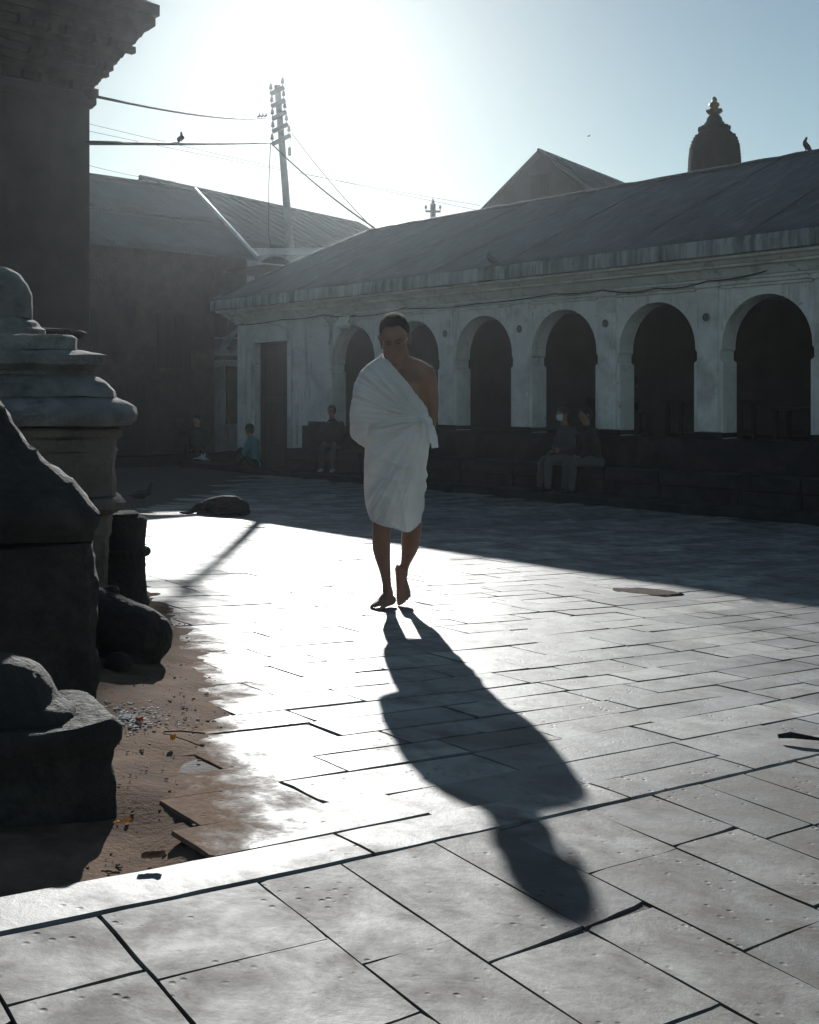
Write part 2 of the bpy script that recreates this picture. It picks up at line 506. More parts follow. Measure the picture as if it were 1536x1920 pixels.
cand = []
q = .151; row = 0
while q < 27:
    dq = rnd.uniform(.15, .25) if q < 4 else rnd.uniform(.24, .34)
    pmin, pmax = -16, 18
    p = pmin + rnd.uniform(0, .5)
    while p < pmax:
        dp = rnd.uniform(.34, .80) if q < 5 else rnd.uniform(.45, .95)
        if rnd.random() < .12: dp *= .55
        qc = q + dq / 2
        if kp(p, qc).y < 2.5:                       # slabs end in a stepped edge at the dug-out corner
            edge = next((t for t in np.arange(-2.5, 2, .01) if kp(t, qc).x > earth_x(kp(t, qc).y) + .01), 9)
            if p < edge < p + dp and edge - p < dp - .1: dp -= edge - p; p = edge
        c = kp(p + dp / 2, q + dq / 2)
        pr = project(c.x, c.y, gz(c.x, c.y))
        off = (c - P0).dot(N); s_ = (c - P0).dot(D)
        ok = pr is not None and -260 < pr[0] < 1800 and 740 < pr[1] < 1990
        if s_ > -11.3 and off < 1.02: ok = False
        if c.x < earth_x(c.y) - (.55 if c.y > 3.2 else .14): ok = False
        if c.y < 2.44 and c.x < earth_x(c.y) + .02: ok = False
        if ok:
            g = .0018
            w1, w2 = rnd.uniform(-.012, .012), rnd.uniform(-.012, .012)
            cs = [kp(p + g, q + g), kp(p + dp - g, q + g + w1), kp(p + dp - g, q + dq - g + w2), kp(p + g, q + dq - g)]
            pts = [project(v.x, v.y, gz(v.x, v.y)) for v in cs]
            area = 0
            inside = any(0 <= t[0] <= 1536 and t[1] <= 1920 for t in pts if t)
            if all(pts):
                for i in range(4):
                    a, b2 = pts[i], pts[(i + 1) % 4]; area += a[0] * b2[1] - b2[0] * a[1]
            cand.append((abs(area) / 2 if inside else 0, cs))
        p += dp
    q += dq; row += 1
cand.sort(key=lambda t: -t[0])
rest = MB()
for i, (ar, cs) in enumerate(cand):
    far = cs[0].y > 9
    vs, fs = slab_geo(cs, max(-.0014, rnd.gauss(0, .0011)), .045, .0018 if not far else .004, .0035, .0005)
    if i < 296:
        m = MB().add(vs, fs)
        m.build('paving_slab', MATS['court_stone'], ground, fixn=False, ang=18)
    else: rest.add(vs, fs)
o = rest.build('paving_slabs', MATS['court_stone'], ground, fixn=False, ang=18)
o['kind'] = 'stuff'

# kerb of long pitted stones
km = MB()
kerb_cuts = [-3.4, -2.5, -1.72, -.86, -.03, .83, 1.42, 2.5, 3.3, 4.2]
kerb_root = thing('kerb', tuple(kp(0, .07)) , 'raised kerb of long pitted stones crossing the court floor', None)
kerb_root['kind'] = 'structure'
kerb_root.location.z = gz(*kp(0, .07)[:2])
for i in range(len(kerb_cuts) - 1):
    a, b2 = kerb_cuts[i], kerb_cuts[i + 1]
    wd = rnd.uniform(.142, .152); sh = rnd.uniform(.0, .002)
    nseg = 14; rs = []
    for k in range(nseg + 1):
        p = a + .005 + (b2 - a - .01) * k / nseg
        prof = [(.0, -.09), (.0, -.006), (.005, .001), (.05, .002), (.10, .002), (wd - .005, .001), (wd, -.005), (wd, -.09)]
        ring = []
        for (qq, zz) in prof:
            jit = .0022 * nz(p * 7, qq * 20, i) + .0015 * nz(p * 19, qq * 30, i + 3)
            c = kp(p, qq + sh + (jit if zz > -.05 else 0))
            ring.append((c.x, c.y, gz(c.x, c.y) + .0025 + zz + (.0015 * nz(p * 9, qq * 25, 5 + i) if zz > -.02 else 0)))
        rs.append(ring)
    MB().rings(rs).build('kerb_stone', MATS['kerb_stone_worn'], kerb_root, ang=25)

# lower pavement in front of the kerb: big slabs laid across it
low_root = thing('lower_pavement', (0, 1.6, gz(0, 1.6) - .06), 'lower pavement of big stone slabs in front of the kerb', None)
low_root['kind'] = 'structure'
CD = Vector((.56, -.828, 0))             # joints run this way, away from the kerb
p = -2.6
while p < 4.6:
    dp = rnd.uniform(.19, .33)
    t = 0.001
    while t < 2.6:
        dt = rnd.uniform(.2, .5)
        sk = rnd.uniform(-.02, .02)
        def lp(pp, tt): return KO + KD * pp - KM * .001 + CD * tt
        g = .001
        cs = [lp(p + g, t + dt - g), lp(p + dp - g, t + dt - g + sk), lp(p + dp - g, t + g), lp(p + g, t + g)]
        c = sum(cs, Vector()) / 4
        pr = project(c.x, c.y, gz(c.x, c.y))
        if pr and -500 < pr[0] < 2050 and pr[1] < 2600:
            vs, fs = slab_geo(cs, max(-.0012, rnd.gauss(0, .0009)), .05, .0014, .002, .0006)
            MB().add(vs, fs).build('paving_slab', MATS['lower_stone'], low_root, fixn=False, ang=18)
        t += dt
    p += dp

# trodden earth by the shrines
mb = MB(); ex = np.arange(-4.2, -.25, .045); ey = np.arange(1.35, 8.4, .05)
for y in ey:
    for x in ex:
        dist = earth_x(y) - x + .10 * nz(x * 3, y * 3, 2.2) + .05 * nz(x * 9, y * 9, 7)
        qk = (Vector((x, y, 0)) - KO).dot(KM)
        hgt = max(-.035, min(.035, dist * .085)) + .010 * nz(x * 6, y * 6, 1) + .006 * nz(x * 17, y * 17, 4)
        if y < 2.65: hgt -= .05 * smooth(2.65, 2.38, y) * smooth(-.1, .1, dist)     # dug-out corner behind the kerb
        if qk < .17: hgt = -.07
        mb.v.append((x, y, gz(x, y) + hgt))
W_ = len(ex)
for j in range(len(ey) - 1):
    for i in range(W_ - 1): mb.f.append((j * W_ + i, j * W_ + i + 1, (j + 1) * W_ + i + 1, (j + 1) * W_ + i))
o = mb.build('earth_path', MATS['earth'], smooth_=True, fixn=False)
tag(o, 'bare brown trodden earth beside the stone shrines', None, kind='structure')

# grit and crumbs on the earth
gm = MB()
for k in range(900):
    y = rnd.uniform(2.0, 5.6); x = earth_x(y) - abs(rnd.gauss(0, .28)) + .05
    if (Vector((x, y, 0)) - KO).dot(KM) < .2 or x < -1.3: continue
    dist = earth_x(y) - x
    z = gz(x, y) + max(-.0, min(.035, dist * .085)) - .05 * smooth(2.65, 2.38, y) * smooth(-.1, .1, dist)
    r = rnd.choice((.0012, .0016, .0022, .004)) * rnd.uniform(.6, 1.3)
    gm.ball((x, y, z + r * .4), (r * rnd.uniform(.8, 1.8), r * rnd.uniform(.8, 1.6), r * .7), 5)
o = gm.build('grit', MATS['earth'], fixn=False)
tag(o, 'loose grit and crumbs scattered over the trodden earth', None, kind='stuff')
gm = MB()
for k in range(420):
    a = rnd.uniform(0, 6.28); rr = abs(rnd.gauss(0, .075))
    x = -.84 + rr * math.cos(a) * 1.3; y = 3.28 + rr * math.sin(a) * 1.5
    z = gz(x, y) + min(.035, (earth_x(y) - x) * .085)
    r = rnd.uniform(.002, .005)
    gm.ball((x, y, z + .004), (r * 1.5, r, r * .6), 5)
o = gm.build('ash_scatter', MATS['ash'], fixn=False)
tag(o, 'patch of pale offering ash and rice on the earth', None, kind='stuff')

# ================================================================ the white arcade
AR = thing('arcade_building', tuple(A3(0, 0, -.38)), 'long low white arcade with round arches under a grey hipped roof', 'building')
S0, S1 = -10.06, 9.0
ARCH = [-5.85 + 1.825 * k for k in range(8)]
HW, ZSP, ZTOP, ZPL = .69, 1.95, 2.66, .62
poly = [(S0, 2.97), (S0, -.45), (-9.35, -.45), (-9.35, 2.44), (-8.07, 2.44), (-8.07, -.45), (-7.55, -.45), (-7.55, ZPL)]
for c in ARCH:
    poly += [(c - HW + .02, ZPL), (c - HW + .02, 1.72), (c - HW - .03, 1.76), (c - HW - .03, 1.88), (c - HW, 1.92)]
    for k in range(0, 25):
        a = math.pi - math.pi * k / 24
        poly.append((c + HW * math.cos(a), ZSP + (ZTOP - ZSP) * math.sin(a)))
    poly += [(c + HW, 1.92), (c + HW + .03, 1.88), (c + HW + .03, 1.76), (c + HW - .02, 1.72), (c + HW - .02, ZPL)]
poly += [(S1, ZPL), (S1, 2.97)]
mb = MB(); mb.prism(poly, lambda s, z: A3(s, 0, z), lambda s, z: A3(s, -.36, z))
mb.build('wall', MATS['lime_plaster'], AR)
# end walls, back wall, ceiling, floor of the hall behind the arches
mb = MB(); mb.abox(S0 + .002, S0 + .4, -.362, -4.0, -.45, 2.965); mb.build('end_wall', MATS['lime_plaster'], AR)
mb = MB(); mb.abox(S1 - .4, S1 - .002, -.362, -4.0, -.45, 2.965); mb.build('end_wall', MATS['lime_plaster'], AR)
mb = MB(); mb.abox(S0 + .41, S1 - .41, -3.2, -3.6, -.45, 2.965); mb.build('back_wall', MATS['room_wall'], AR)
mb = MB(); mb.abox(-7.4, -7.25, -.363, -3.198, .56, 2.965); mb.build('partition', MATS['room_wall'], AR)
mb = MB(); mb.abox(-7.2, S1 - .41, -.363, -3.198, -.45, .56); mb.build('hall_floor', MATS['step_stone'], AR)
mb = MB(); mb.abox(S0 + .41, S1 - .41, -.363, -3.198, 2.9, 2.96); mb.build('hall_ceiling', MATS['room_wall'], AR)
# plinth and dado under the arches
mb = MB(); mb.abox(-7.53, S1, .035, -.5, -.45, ZPL - .002); mb.build('plinth', MATS['dark_dado'], AR, bevel=.012)
for i, c in enumerate([(-7.07)] + [a + 1.825 / 2 for a in ARCH]):
    wdt = .17 if i else .2
    for w0, w1 in (((c - .225, c + .225)),):
        mb = MB(); mb.abox(w0 - .02, w1 + .02, .03, -.38, ZPL + .001, ZPL + .09); mb.build('column_base', MATS['dark_dado'], AR, bevel=.01)
# pilasters with a round emblem each, engaged shafts beside each opening
def emblem(s, z, i):
    mb = MB(); cc = A3(s, .052, z)
    Mx = Matrix((D, Vector((0, 0, 1)), N)).transposed()
    rs = []
    for rr, zz in ((.055, 0), (.055, .018), (.045, .024), (.036, .012), (.012, .012), (.008, .024)):
        rs.append([cc + Mx @ Vector((rr * math.cos(t * math.pi / 8), rr * 1.15 * math.sin(t * math.pi / 8), zz)) for t in range(16)])
    mb.rings(rs)
    for k in range(6):
        a = k * math.pi / 3
        mb.box(cc + Mx @ Vector((.028 * math.cos(a), .03 * math.sin(a), .016)), (.02, .01, .014), M=Mx @ Matrix.Rotation(a, 3, 'Z'))
    return mb.build('emblem', MATS['emblem_grey'], AR)
for i, a in enumerate(ARCH[:-1]):
    c = a + 1.825 / 2
    mb = MB(); mb.abox(c - .17, c + .17, .045, -.001, ZPL + .09, 2.88); mb.build('pilaster', MATS['lime_clean'], AR, bevel=.012)
    mb = MB(); mb.abox(c - .2, c + .2, .07, -.001, 2.80, 2.881); mb.build('pilaster_cap', MATS['lime_clean'], AR, bevel=.012)
    emblem(c, 2.38, i)
for a in ARCH:
    for sg in (-1, 1):
        cs = a + sg * (HW + .005)
        prof = [(.10, ZPL + .09), (.085, ZPL + .14), (.08, ZPL + .3), (.078, 1.5), (.085, 1.56), (.075, 1.62), (.05, 1.69), (.015, 1.74)]
        mb = MB(); mb.lathe(A3(cs + sg * .05, -.09, 0), prof, 14); mb.build('engaged_shaft', MATS['lime_plaster'], AR, smooth_=True)
    mb = MB(); mb.abox(a - HW - .02, a + HW + .02, .03, -.001, 2.775, 2.82); mb.build('arch_moulding', MATS['lime_clean'], AR, bevel=.008)
    mb = MB(); mb.abox(a - HW - .06, a + HW + .06, .05, -.001, 2.822, 2.85); mb.build('arch_moulding', MATS['lime_clean'], AR, bevel=.006)
# door under its blind arch
mb = MB(); mb.abox(-9.34, -8.08, -.16, -.21, -.3, 2.43)
dr = mb.build('door', MATS['dark_wood'], AR)
for k in range(6):
    mb = MB(); mb.abox(-9.33 + .208 * k, -9.33 + .208 * k + .196, -.14, -.159, -.29, 2.42); mb.build('plank', MATS['dark_wood'], dr, bevel=.006)
for z in (.1, 1.1, 2.1):
    mb = MB(); mb.abox(-9.3, -8.12, -.115, -.139, z, z + .12); mb.build('rail', MATS['dark_wood'], dr, bevel=.006)
for s0, s1 in ((-9.47, -9.35), (-8.07, -7.98)):
    mb = MB(); mb.abox(s0, s1, .035, -.001, -.3, 2.46); mb.build('door_jamb', MATS['lime_clean'], AR, bevel=.012)
mb = MB(); rs = []
for k in range(17):
    a = math.pi - math.pi * k / 16
    ring = []
    for (dr_, oo) in ((.0, -.002), (.0, .035), (.07, .035), (.07, -.002)):
        ring.append(A3(-8.71 + (.72 - dr_) * math.cos(a), oo, 2.46 + (.4 - dr_ * .8) * max(math.sin(a), 0) ** .75))
    rs.append(ring)
mb.rings(rs); mb.build('blind_arch', MATS['lime_clean'], AR)
mb = MB(); mb.abox(-9.5, -7.9, .02, -.158, -.40, -.298); mb.build('threshold', MATS['step_stone'], AR)
# cornice stack: each course its own piece, round the left end as well
def course(name, o_out, z0, z1, mat, bev=.012, flare=0.0):
    a = S0 - o_out; pts = []
    ring = lambda oo, z: [A3(S0 - oo, oo, z), A3(S1, oo, z), A3(S1, -4.0 - .0, z), A3(S0 - oo, -4.0, z)]
    m = MB(); m.rings([ring(o_out - flare, z0), ring(o_out, z1)]); return m.build(name, MATS[mat], AR, bevel=bev)
course('cornice', .045, 2.885, 2.93, 'lime_clean')
course('cornice', .16, 2.931, 3.05, 'lime_plaster', .006, .1)
course('cornice', .23, 3.051, 3.095, 'lime_clean')
course('cornice', .30, 3.096, 3.15, 'lime_plaster', .006, .05)
course('cornice', .37, 3.151, 3.20, 'lime_clean')
# overhanging stained fascia in lengths
s = S0 - .45; segs = []
while s < S1:
    e = min(S1, s + rnd.uniform(2.2, 3.4)); segs.append((s, e)); s = e
for s0, s1 in segs:
    m = MB(); n_ = 12; rs = []
    for k in range(n_ + 1):
        ss = s0 + (s1 - s0) * k / n_
        w = .010 * nz(ss * 2, 3.3) + .006 * nz(ss * 9, 1.3)
        rs.append([A3(ss, .30, 3.201), A3(ss, .45 + w, 3.205 + w), A3(ss, .455 + w, 3.34), A3(ss, .44 + w, 3.43 + w), A3(ss, .30, 3.44)])
    m.rings(rs); m.build('fascia', MATS['stained_fascia'], AR, ang=40)
m = MB(); m.abox(S0 - .45, S0 - .25, .299, -4.2, 3.202, 3.43); m.build('fascia', MATS['stained_fascia'], AR, bevel=.01)
# roof: front, back and hip slopes, slightly sagging
def roof_sheet(fn, nu, nv, th=.05):
    m = MB()
    for layer in (0, 1):
        for j in range(nv + 1):
            for i in range(nu + 1):
                q = fn(i / nu, j / nv); q = Vector(q)
                q.z += .022 * nz(q.x * .8, q.y * .8, 4) + .010 * nz(q.x * 2.7, q.y * 2.7, 1) - th * layer
                m.v.append(tuple(q))
    B = (nu + 1) * (nv + 1)
    for j in range(nv):
        for i in range(nu):
            a = j * (nu + 1) + i
            m.f.append((a, a + 1, a + nu + 2, a + nu + 1)); m.f.append((B + a, B + a + nu + 1, B + a + nu + 2, B + a + 1))
    for i in range(nu):
        m.f.append((i, B + i, B + i + 1, i + 1)); a = nv * (nu + 1) + i; m.f.append((a, a + 1, B + a + 1, B + a))
    for j in range(nv):
        a = j * (nu + 1); m.f.append((a, a + nu + 1, B + a + nu + 1, B + a)); a += nu; m.f.append((a, B + a, B + a + nu + 1, a + nu + 1))
    return m
ZR, ZE, OR_, SR = 5.0, 3.45, -2.0, -7.58
def prof(v): return ZE + (ZR - ZE) * (v + .02 * math.sin(math.pi * v))
SL = S0 - .40
def front(u, v):
    s0 = SL + (SR - SL) * v; return A3(s0 + (S1 - s0) * u, .40 + (OR_ - .40) * v, prof(v))
def back(u, v):
    s0 = SL + (SR - SL) * v; return A3(s0 + (S1 - s0) * u, -4.4 + (OR_ + 4.4) * v, prof(v))
def hip(u, v):
    o0 = -4.4 + (OR_ + 4.4) * v; o1 = .40 + (OR_ - .40) * v; return A3(SL + (SR - SL) * v, o0 + (o1 - o0) * u, prof(v))
rf = roof_sheet(front, 110, 14).build('roof_slope', MATS['old_roof'], AR, smooth_=True)
roof_sheet(back, 60, 8).build('roof_slope', MATS['old_roof'], AR, smooth_=True)
roof_sheet(hip, 30, 12).build('roof_slope', MATS['old_roof'], AR, smooth_=True)
for k in range(9):                        # lapped sheet edges running up the slope
    u_ = .06 + .105 * k + rnd.uniform(-.02, .02)
    m = MB(); m.tube([Vector(front(u_ + .012 * v_, v_)) + Vector((0, 0, .004 + .022 * nz(front(u_, v_).x * .8, front(u_, v_).y * .8, 4))) for v_ in np.linspace(.01, .99, 16)], .012, 5); m.build('roof_lap', MATS['old_roof'], AR)
def capline(pts, r, name):
    m = MB(); m.tube(pts, r, 8); return m.build(name, MATS['old_roof'], AR, smooth_=True)
capline([A3(SR + (S1 - SR) * k / 60, OR_, ZR - .03 + .02 * nz(k * .9, 2) + .012 * nz(k * 3.1, 2)) for k in range(61)], .06, 'ridge_cap')
capline([Vector(front(0, k / 14)) + Vector((0, 0, .0)) for k in range(15)], .045, 'hip_cap')
# platform and bench steps in front, built of long blocks
m = MB(); m.abox(S0 - .9, -7.55, 1.0, -.45, -.52, -.262); m.build('platform', MATS['step_stone'], AR, bevel=.015)
s = -7.54
while s < S1:
    e = min(S1, s + rnd.uniform(.8, 1.5))
    m = MB(); m.abox(s + .006, e - .006, 1.0 + rnd.uniform(-.012, .012), .5, -.52, -.262 + rnd.uniform(-.006, .006)); m.build('step_block', MATS['step_stone'], AR, bevel=.018)
    s = e
s = -7.54
while s < S1:
    e = min(S1, s + rnd.uniform(.6, 1.3))
    m = MB(); m.abox(s + .005, e - .005, .499 + rnd.uniform(-.01, .01), .036, -.52, -.06); m.build('step_block', MATS['step_stone'], AR, bevel=.015)
    e2 = e
    m = MB(); m.abox(s + .005, e - .005, .52 + rnd.uniform(-.01, .01), .036, -.058, .15 + rnd.uniform(-.005, .005)); m.build('step_block', MATS['step_stone'], AR, bevel=.018)
    s = e

# cables looping along the wall head
def wire(name, pts, r, label, seg=5, cat='cable', group=None, mat='cable_black', sm=True):
    m = MB(); m.tube(pts, r, seg); o = m.build(name, MATS[mat], None, smooth_=sm)
    return tag(o, label, cat, group)
def sag(a, b2, d, n=14):
    a = Vector(a); b2 = Vector(b2)
    return [a.lerp(b2, k / n) - Vector((0, 0, d * 4 * (k / n) * (1 - k / n))) for k in range(n + 1)]
pts = []
clips = [(-9.9, 2.87), (-8.2, 2.9), (-6.7, 2.92), (-5.85, 2.84), (-4.2, 2.91), (-2.3, 2.87), (-.5, 2.92), (.5, 2.91), (1.5, 2.86), (2.4, 2.9), (3.4, 2.98), (4.6, 3.06), (6, 3.0)]
for i in range(len(clips) - 1):
    a, b2 = clips[i], clips[i + 1]
    seg_ = sag(A3(a[0], .085, a[1]), A3(b2[0], .085, b2[1]), rnd.uniform(.015, .06), 8)
    pts += seg_[:-1]
wire('facade_cable', pts, .011, 'black cable looped along the wall head of the white arcade')
wire('facade_cable', [A3(-6.75, .05, 2.9), A3(-6.6, .03, 2.75), A3(-6.52, .03, 2.5), A3(-6.6, .03, 2.3)], .008, 'thin cable dropping down the plaster beside the first arch', group=None)
m = MB(); m.tube([A3(-7.72, .03, .2), A3(-7.72, .03, 1.6)], .025, 8)
o = m.build('drain_pipe', MATS['lime_clean'], None, smooth_=True); tag(o, 'thin pale drain pipe on the plaster between door and first arch', 'pipe')
# lamp box over the first arch
lb = thing('wall_lamp', tuple(A3(-5.95, .06, 2.62)), 'pale box flood lamp bracketed over the first arch', 'lamp')
Mx = Matrix((D, N, Vector((0, 0, 1)))).transposed() @ Matrix.Rotation(.35, 3, 'X')
m = MB(); m.box(A3(-5.95, .14, 2.72), (.34, .12, .22), M=Mx); m.build('housing', MATS['lime_clean'], lb, bevel=.012)
m = MB(); m.box(A3(-5.95, .16, 2.60), (.28, .10, .02), M=Mx); m.build('lens', MATS['flashing'], lb)
for sg in (-1, 1):
    m = MB(); m.tube([A3(-5.95 + sg * .2, .0, 2.86), A3(-5.95 + sg * .2, .14, 2.84), A3(-5.95 + sg * .175, .16, 2.7)], .012, 6); m.build('bracket', MATS['cable_black'], lb)

# things inside the arcade
def bench(s0, s1, off, z, h, label, dep=.4):
    b = thing('wooden_bench', tuple(A3((s0 + s1) / 2, off, z)), label, 'bench')
    m = MB(); m.abox(s0, s1, off + dep / 2, off - dep / 2, z + h - .05, z + h); m.build('seat', MATS['dark_wood'], b, bevel=.01)
    for ss in (s0 + .06, s1 - .12):
        for oo in (off + dep / 2 - .03, off - dep / 2 + .09):
            m = MB(); m.abox(ss, ss + .06, oo, oo - .06, z, z + h - .051); m.build('leg', MATS['dark_wood'], b)
    m = MB(); m.abox(s0 + .07, s1 - .07, off - dep / 2 + .05, off - dep / 2 + .03, z + .08, z + .16); m.build('stretcher', MATS['dark_wood'], b)
    return b
bench(.8, 2.3, -1.3, .56, .62, 'tall dark wooden bench behind the arch right of the seated pair', .5)
bench(2.6, 4.6, -1.5, .56, .5, 'long dark wooden bench behind the last arch in view', .5)
bench(-.35, .45, -1.2, .56, .42, 'short dark bench under the figure sitting inside the arcade', .4)
cb = thing('wooden_cabinet', tuple(A3(-1.75, -2.2, .56)), 'narrow dark wooden cabinet standing inside the arcade', 'cabinet')
m = MB(); m.abox(-2.0, -1.5, -2.0, -2.4, .56, 1.2); m.build('case', MATS['dark_wood'], cb, bevel=.01)
for s0 in (-1.985, -1.745):
    m = MB(); m.abox(s0, s0 + .23, -1.98, -1.999, .6, 1.16); m.build('door', MATS['dark_wood'], cb, bevel=.006)
m = MB(); m.abox(-2.03, -1.47, -1.96, -2.42, 1.201, 1.23); m.build('top', MATS['dark_wood'], cb, bevel=.006)

# ================================================================ temple at the left edge
TC = Vector((-3.22, 11.0, 0)); f1 = Vector((-.7071, -.7071, 0)); f2 = Vector((-.7071, .7071, 0))
TW = 6.0
TM = thing('temple_building', (TC.x - 4.2, TC.y, gz(-3.3, 11.0)), 'tall dark brick temple with corbelled eaves towering over the shrines', 'temple')
def sq_ring(o_, z, jag=0.0):
    c = TC - (f1 + f2) * o_
    return [Vector((q.x, q.y, z)) for q in (c, c + f1 * (TW + 2 * o_), c + (f1 + f2) * (TW + 2 * o_), c + f2 * (TW + 2 * o_))]
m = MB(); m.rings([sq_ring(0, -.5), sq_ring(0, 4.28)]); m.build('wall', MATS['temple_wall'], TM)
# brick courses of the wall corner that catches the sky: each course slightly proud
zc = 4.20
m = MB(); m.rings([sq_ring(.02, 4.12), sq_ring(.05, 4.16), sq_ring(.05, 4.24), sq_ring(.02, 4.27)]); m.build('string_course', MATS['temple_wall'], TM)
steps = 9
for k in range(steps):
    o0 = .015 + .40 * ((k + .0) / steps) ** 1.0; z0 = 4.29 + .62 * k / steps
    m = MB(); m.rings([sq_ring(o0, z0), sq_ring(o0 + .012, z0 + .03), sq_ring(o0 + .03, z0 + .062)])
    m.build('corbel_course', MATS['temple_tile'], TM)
    if k % 3 == 0:
        # dentils under each second course
        for fv, nn in ((f1, Vector((.7071, -.7071, 0))), (f2, Vector((.7071, .7071, 0)))):
            t = -o0
            while t < 2.6:
                if rnd.random() < .3: t += .16; continue
                c = TC + fv * (t + .05) + nn * (o0 + .035)
                m = MB(); m.box((c.x, c.y, z0 + .02 + rnd.uniform(-.01, .01)), (.075, .10, .055 + rnd.uniform(0, .03)), rz=math.atan2(fv.y, fv.x)); m.build('dentil', MATS['temple_tile'], TM)
                t += .155 + rnd.uniform(-.02, .02)
m = MB(); m.rings([sq_ring(.42, 4.905), sq_ring(.47, 4.95), sq_ring(.47, 5.03), sq_ring(.50, 5.05), sq_ring(.50, 5.16), sq_ring(.44, 5.19)]); m.build('eave_board', MATS['temple_tile'], TM)
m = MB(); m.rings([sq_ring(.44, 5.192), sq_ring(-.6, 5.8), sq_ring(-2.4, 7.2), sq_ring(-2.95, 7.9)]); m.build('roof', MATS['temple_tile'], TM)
m = MB(); c = TC + Vector((.012, -.03, 0)); m.ball((c.x, c.y, 4.26), (.06, .06, .07), 10); m.build('wire_insulator', MATS['black_stone'], TM, smooth_=True)

# ================================================================ tin-roofed house and its neighbours
E1 = Vector((.743, .669, 0))
def frame(o, e, z0=0.0):
    f = Vector((e.y, -e.x, 0))           # outward front
    return lambda a, b2, z: Vector((o.x + e.x * a + f.x * b2, o.y + e.y * a + f.y * b2, z))
def fbox(m, F, a0, a1, b0, b1, z0, z1):
    pts = [F(a, b2, z) for z in (z0, z1) for a, b2 in ((a0, b0), (a1, b0), (a1, b1), (a0, b1))]
    m.add(pts, [(0, 3, 2, 1), (4, 5, 6, 7), (0, 1, 5, 4), (1, 2, 6, 5), (2, 3, 7, 6), (3, 0, 4, 7)]); return m
RH = Vector((-4.32, 27.2, 0)); F = frame(RH, E1)
HOU = thing('tin_roof_house', (RH.x - 3, RH.y - 3, -.38), 'dark brick house with a fine corrugated tin roof beside the temple', 'house')
m = MB(); fbox(m, F, -9, -.62, 0, -4.6, -.5, 4.72); m.build('wall', MATS['dark_brick'], HOU)
def roof_plane(name, F, a0, a1, b_e, z_e, b_r, z_r, pitch, amp, mat, par, th=.03):
    m = MB(); n_ = int((a1 - a0) / pitch * 4); nv = 6
    for lay in (0, 1):
        for j in range(nv + 1):
            v = j / nv
            for i in range(n_ + 1):
                a = a0 + (a1 - a0) * i / n_
                m.v.append(tuple(F(a, b_e + (b_r - b_e) * v, z_e + (z_r - z_e) * v + amp * math.sin(i * math.pi / 2) + .012 * nz(a, v * 3, 2) - th * lay)))
    B = (n_ + 1) * (nv + 1)
    for j in range(nv):
        for i in range(n_):
            a = j * (n_ + 1) + i
            m.f.append((a, a + 1, a + n_ + 2, a + n_ + 1)); m.f.append((B + a, B + a + n_ + 1, B + a + n_ + 2, B + a + 1))
    for i in range(n_):
        m.f.append((i, B + i, B + i + 1, i + 1)); a = nv * (n_ + 1) + i; m.f.append((a, a + 1, B + a + 1, B + a))
    for j in range(nv):
        a = j * (n_ + 1); m.f.append((a, a + n_ + 1, B + a + n_ + 1, B + a)); a += n_; m.f.append((a, B + a, B + a + n_ + 1, a + n_ + 1))
    return m.build(name, MATS[mat], par, smooth_=True)
sheet = -9.2
while sheet < .2:
    e = min(.25, sheet + 1.6)
    roof_plane('roof_sheet', F, sheet, e + .04, .55, 4.62 + .004 * (int(sheet * 7) % 2), -1.0, 5.72, .095, .010, 'tin_dark', HOU)
    roof_plane('roof_sheet', F, sheet, e + .04, -.9, 5.67 + .02, -2.35, 6.72, .095, .010, 'tin_dark', HOU)
    sheet = e
roof_plane('roof_sheet', F, -9.2, .25, -5.2, 4.62, -2.35, 6.72, .095, .010, 'tin_dark', HOU)
m = MB(); m.tube([F(.27, .57, 4.66), F(.27, -1.0, 5.77), F(.27, -2.4, 6.77)], .05, 8); m.build('verge_flashing', MATS['flashing'], HOU)
m = MB(); m.tube([F(-9.2, -2.37, 6.74), F(.2, -2.37, 6.74)], .05, 8); m.build('ridge_cap', MATS['tin_dark'], HOU)
m = MB(); m.prism([(0, 4.7), (-4.6, 4.7), (-2.35, 6.66)], lambda b2, z: F(-.63, b2, z), lambda b2, z: F(-.8, b2, z)); m.build('gable_wall', MATS['dark_brick'], HOU)
m = MB(); fbox(m, F, .3, 1.9, .5, .35, 4.50, 4.56); m.build('verge_flashing', MATS['flashing'], HOU)
m = MB(); fbox(m, F, .26, 1.9, .9, -1.0, 4.40, 4.47); m.build('side_canopy', MATS['tin_dark'], HOU)
for a in (-7.0, -4.6, -2.2):
    m = MB(); fbox(m, F, a, a + .9, .04, -.05, 1.9, 3.2); w = m.build('window', MATS['dark_wood'], HOU)
    for k in range(3):
        m = MB(); fbox(m, F, a + .2 + .25 * k, a + .23 + .25 * k, .06, .041, 1.95, 3.15); m.build('bar', MATS['dark_wood'], w)
m = MB(); fbox(m, F, -3.6, -2.5, .04, -.05, -.3, 1.5); m.build('door', MATS['dark_wood'], HOU)
m = MB(); fbox(m, F, -9, .2, .55, 0.001, -.5, -.12); m.build('plinth', MATS['step_stone'], HOU, bevel=.02)

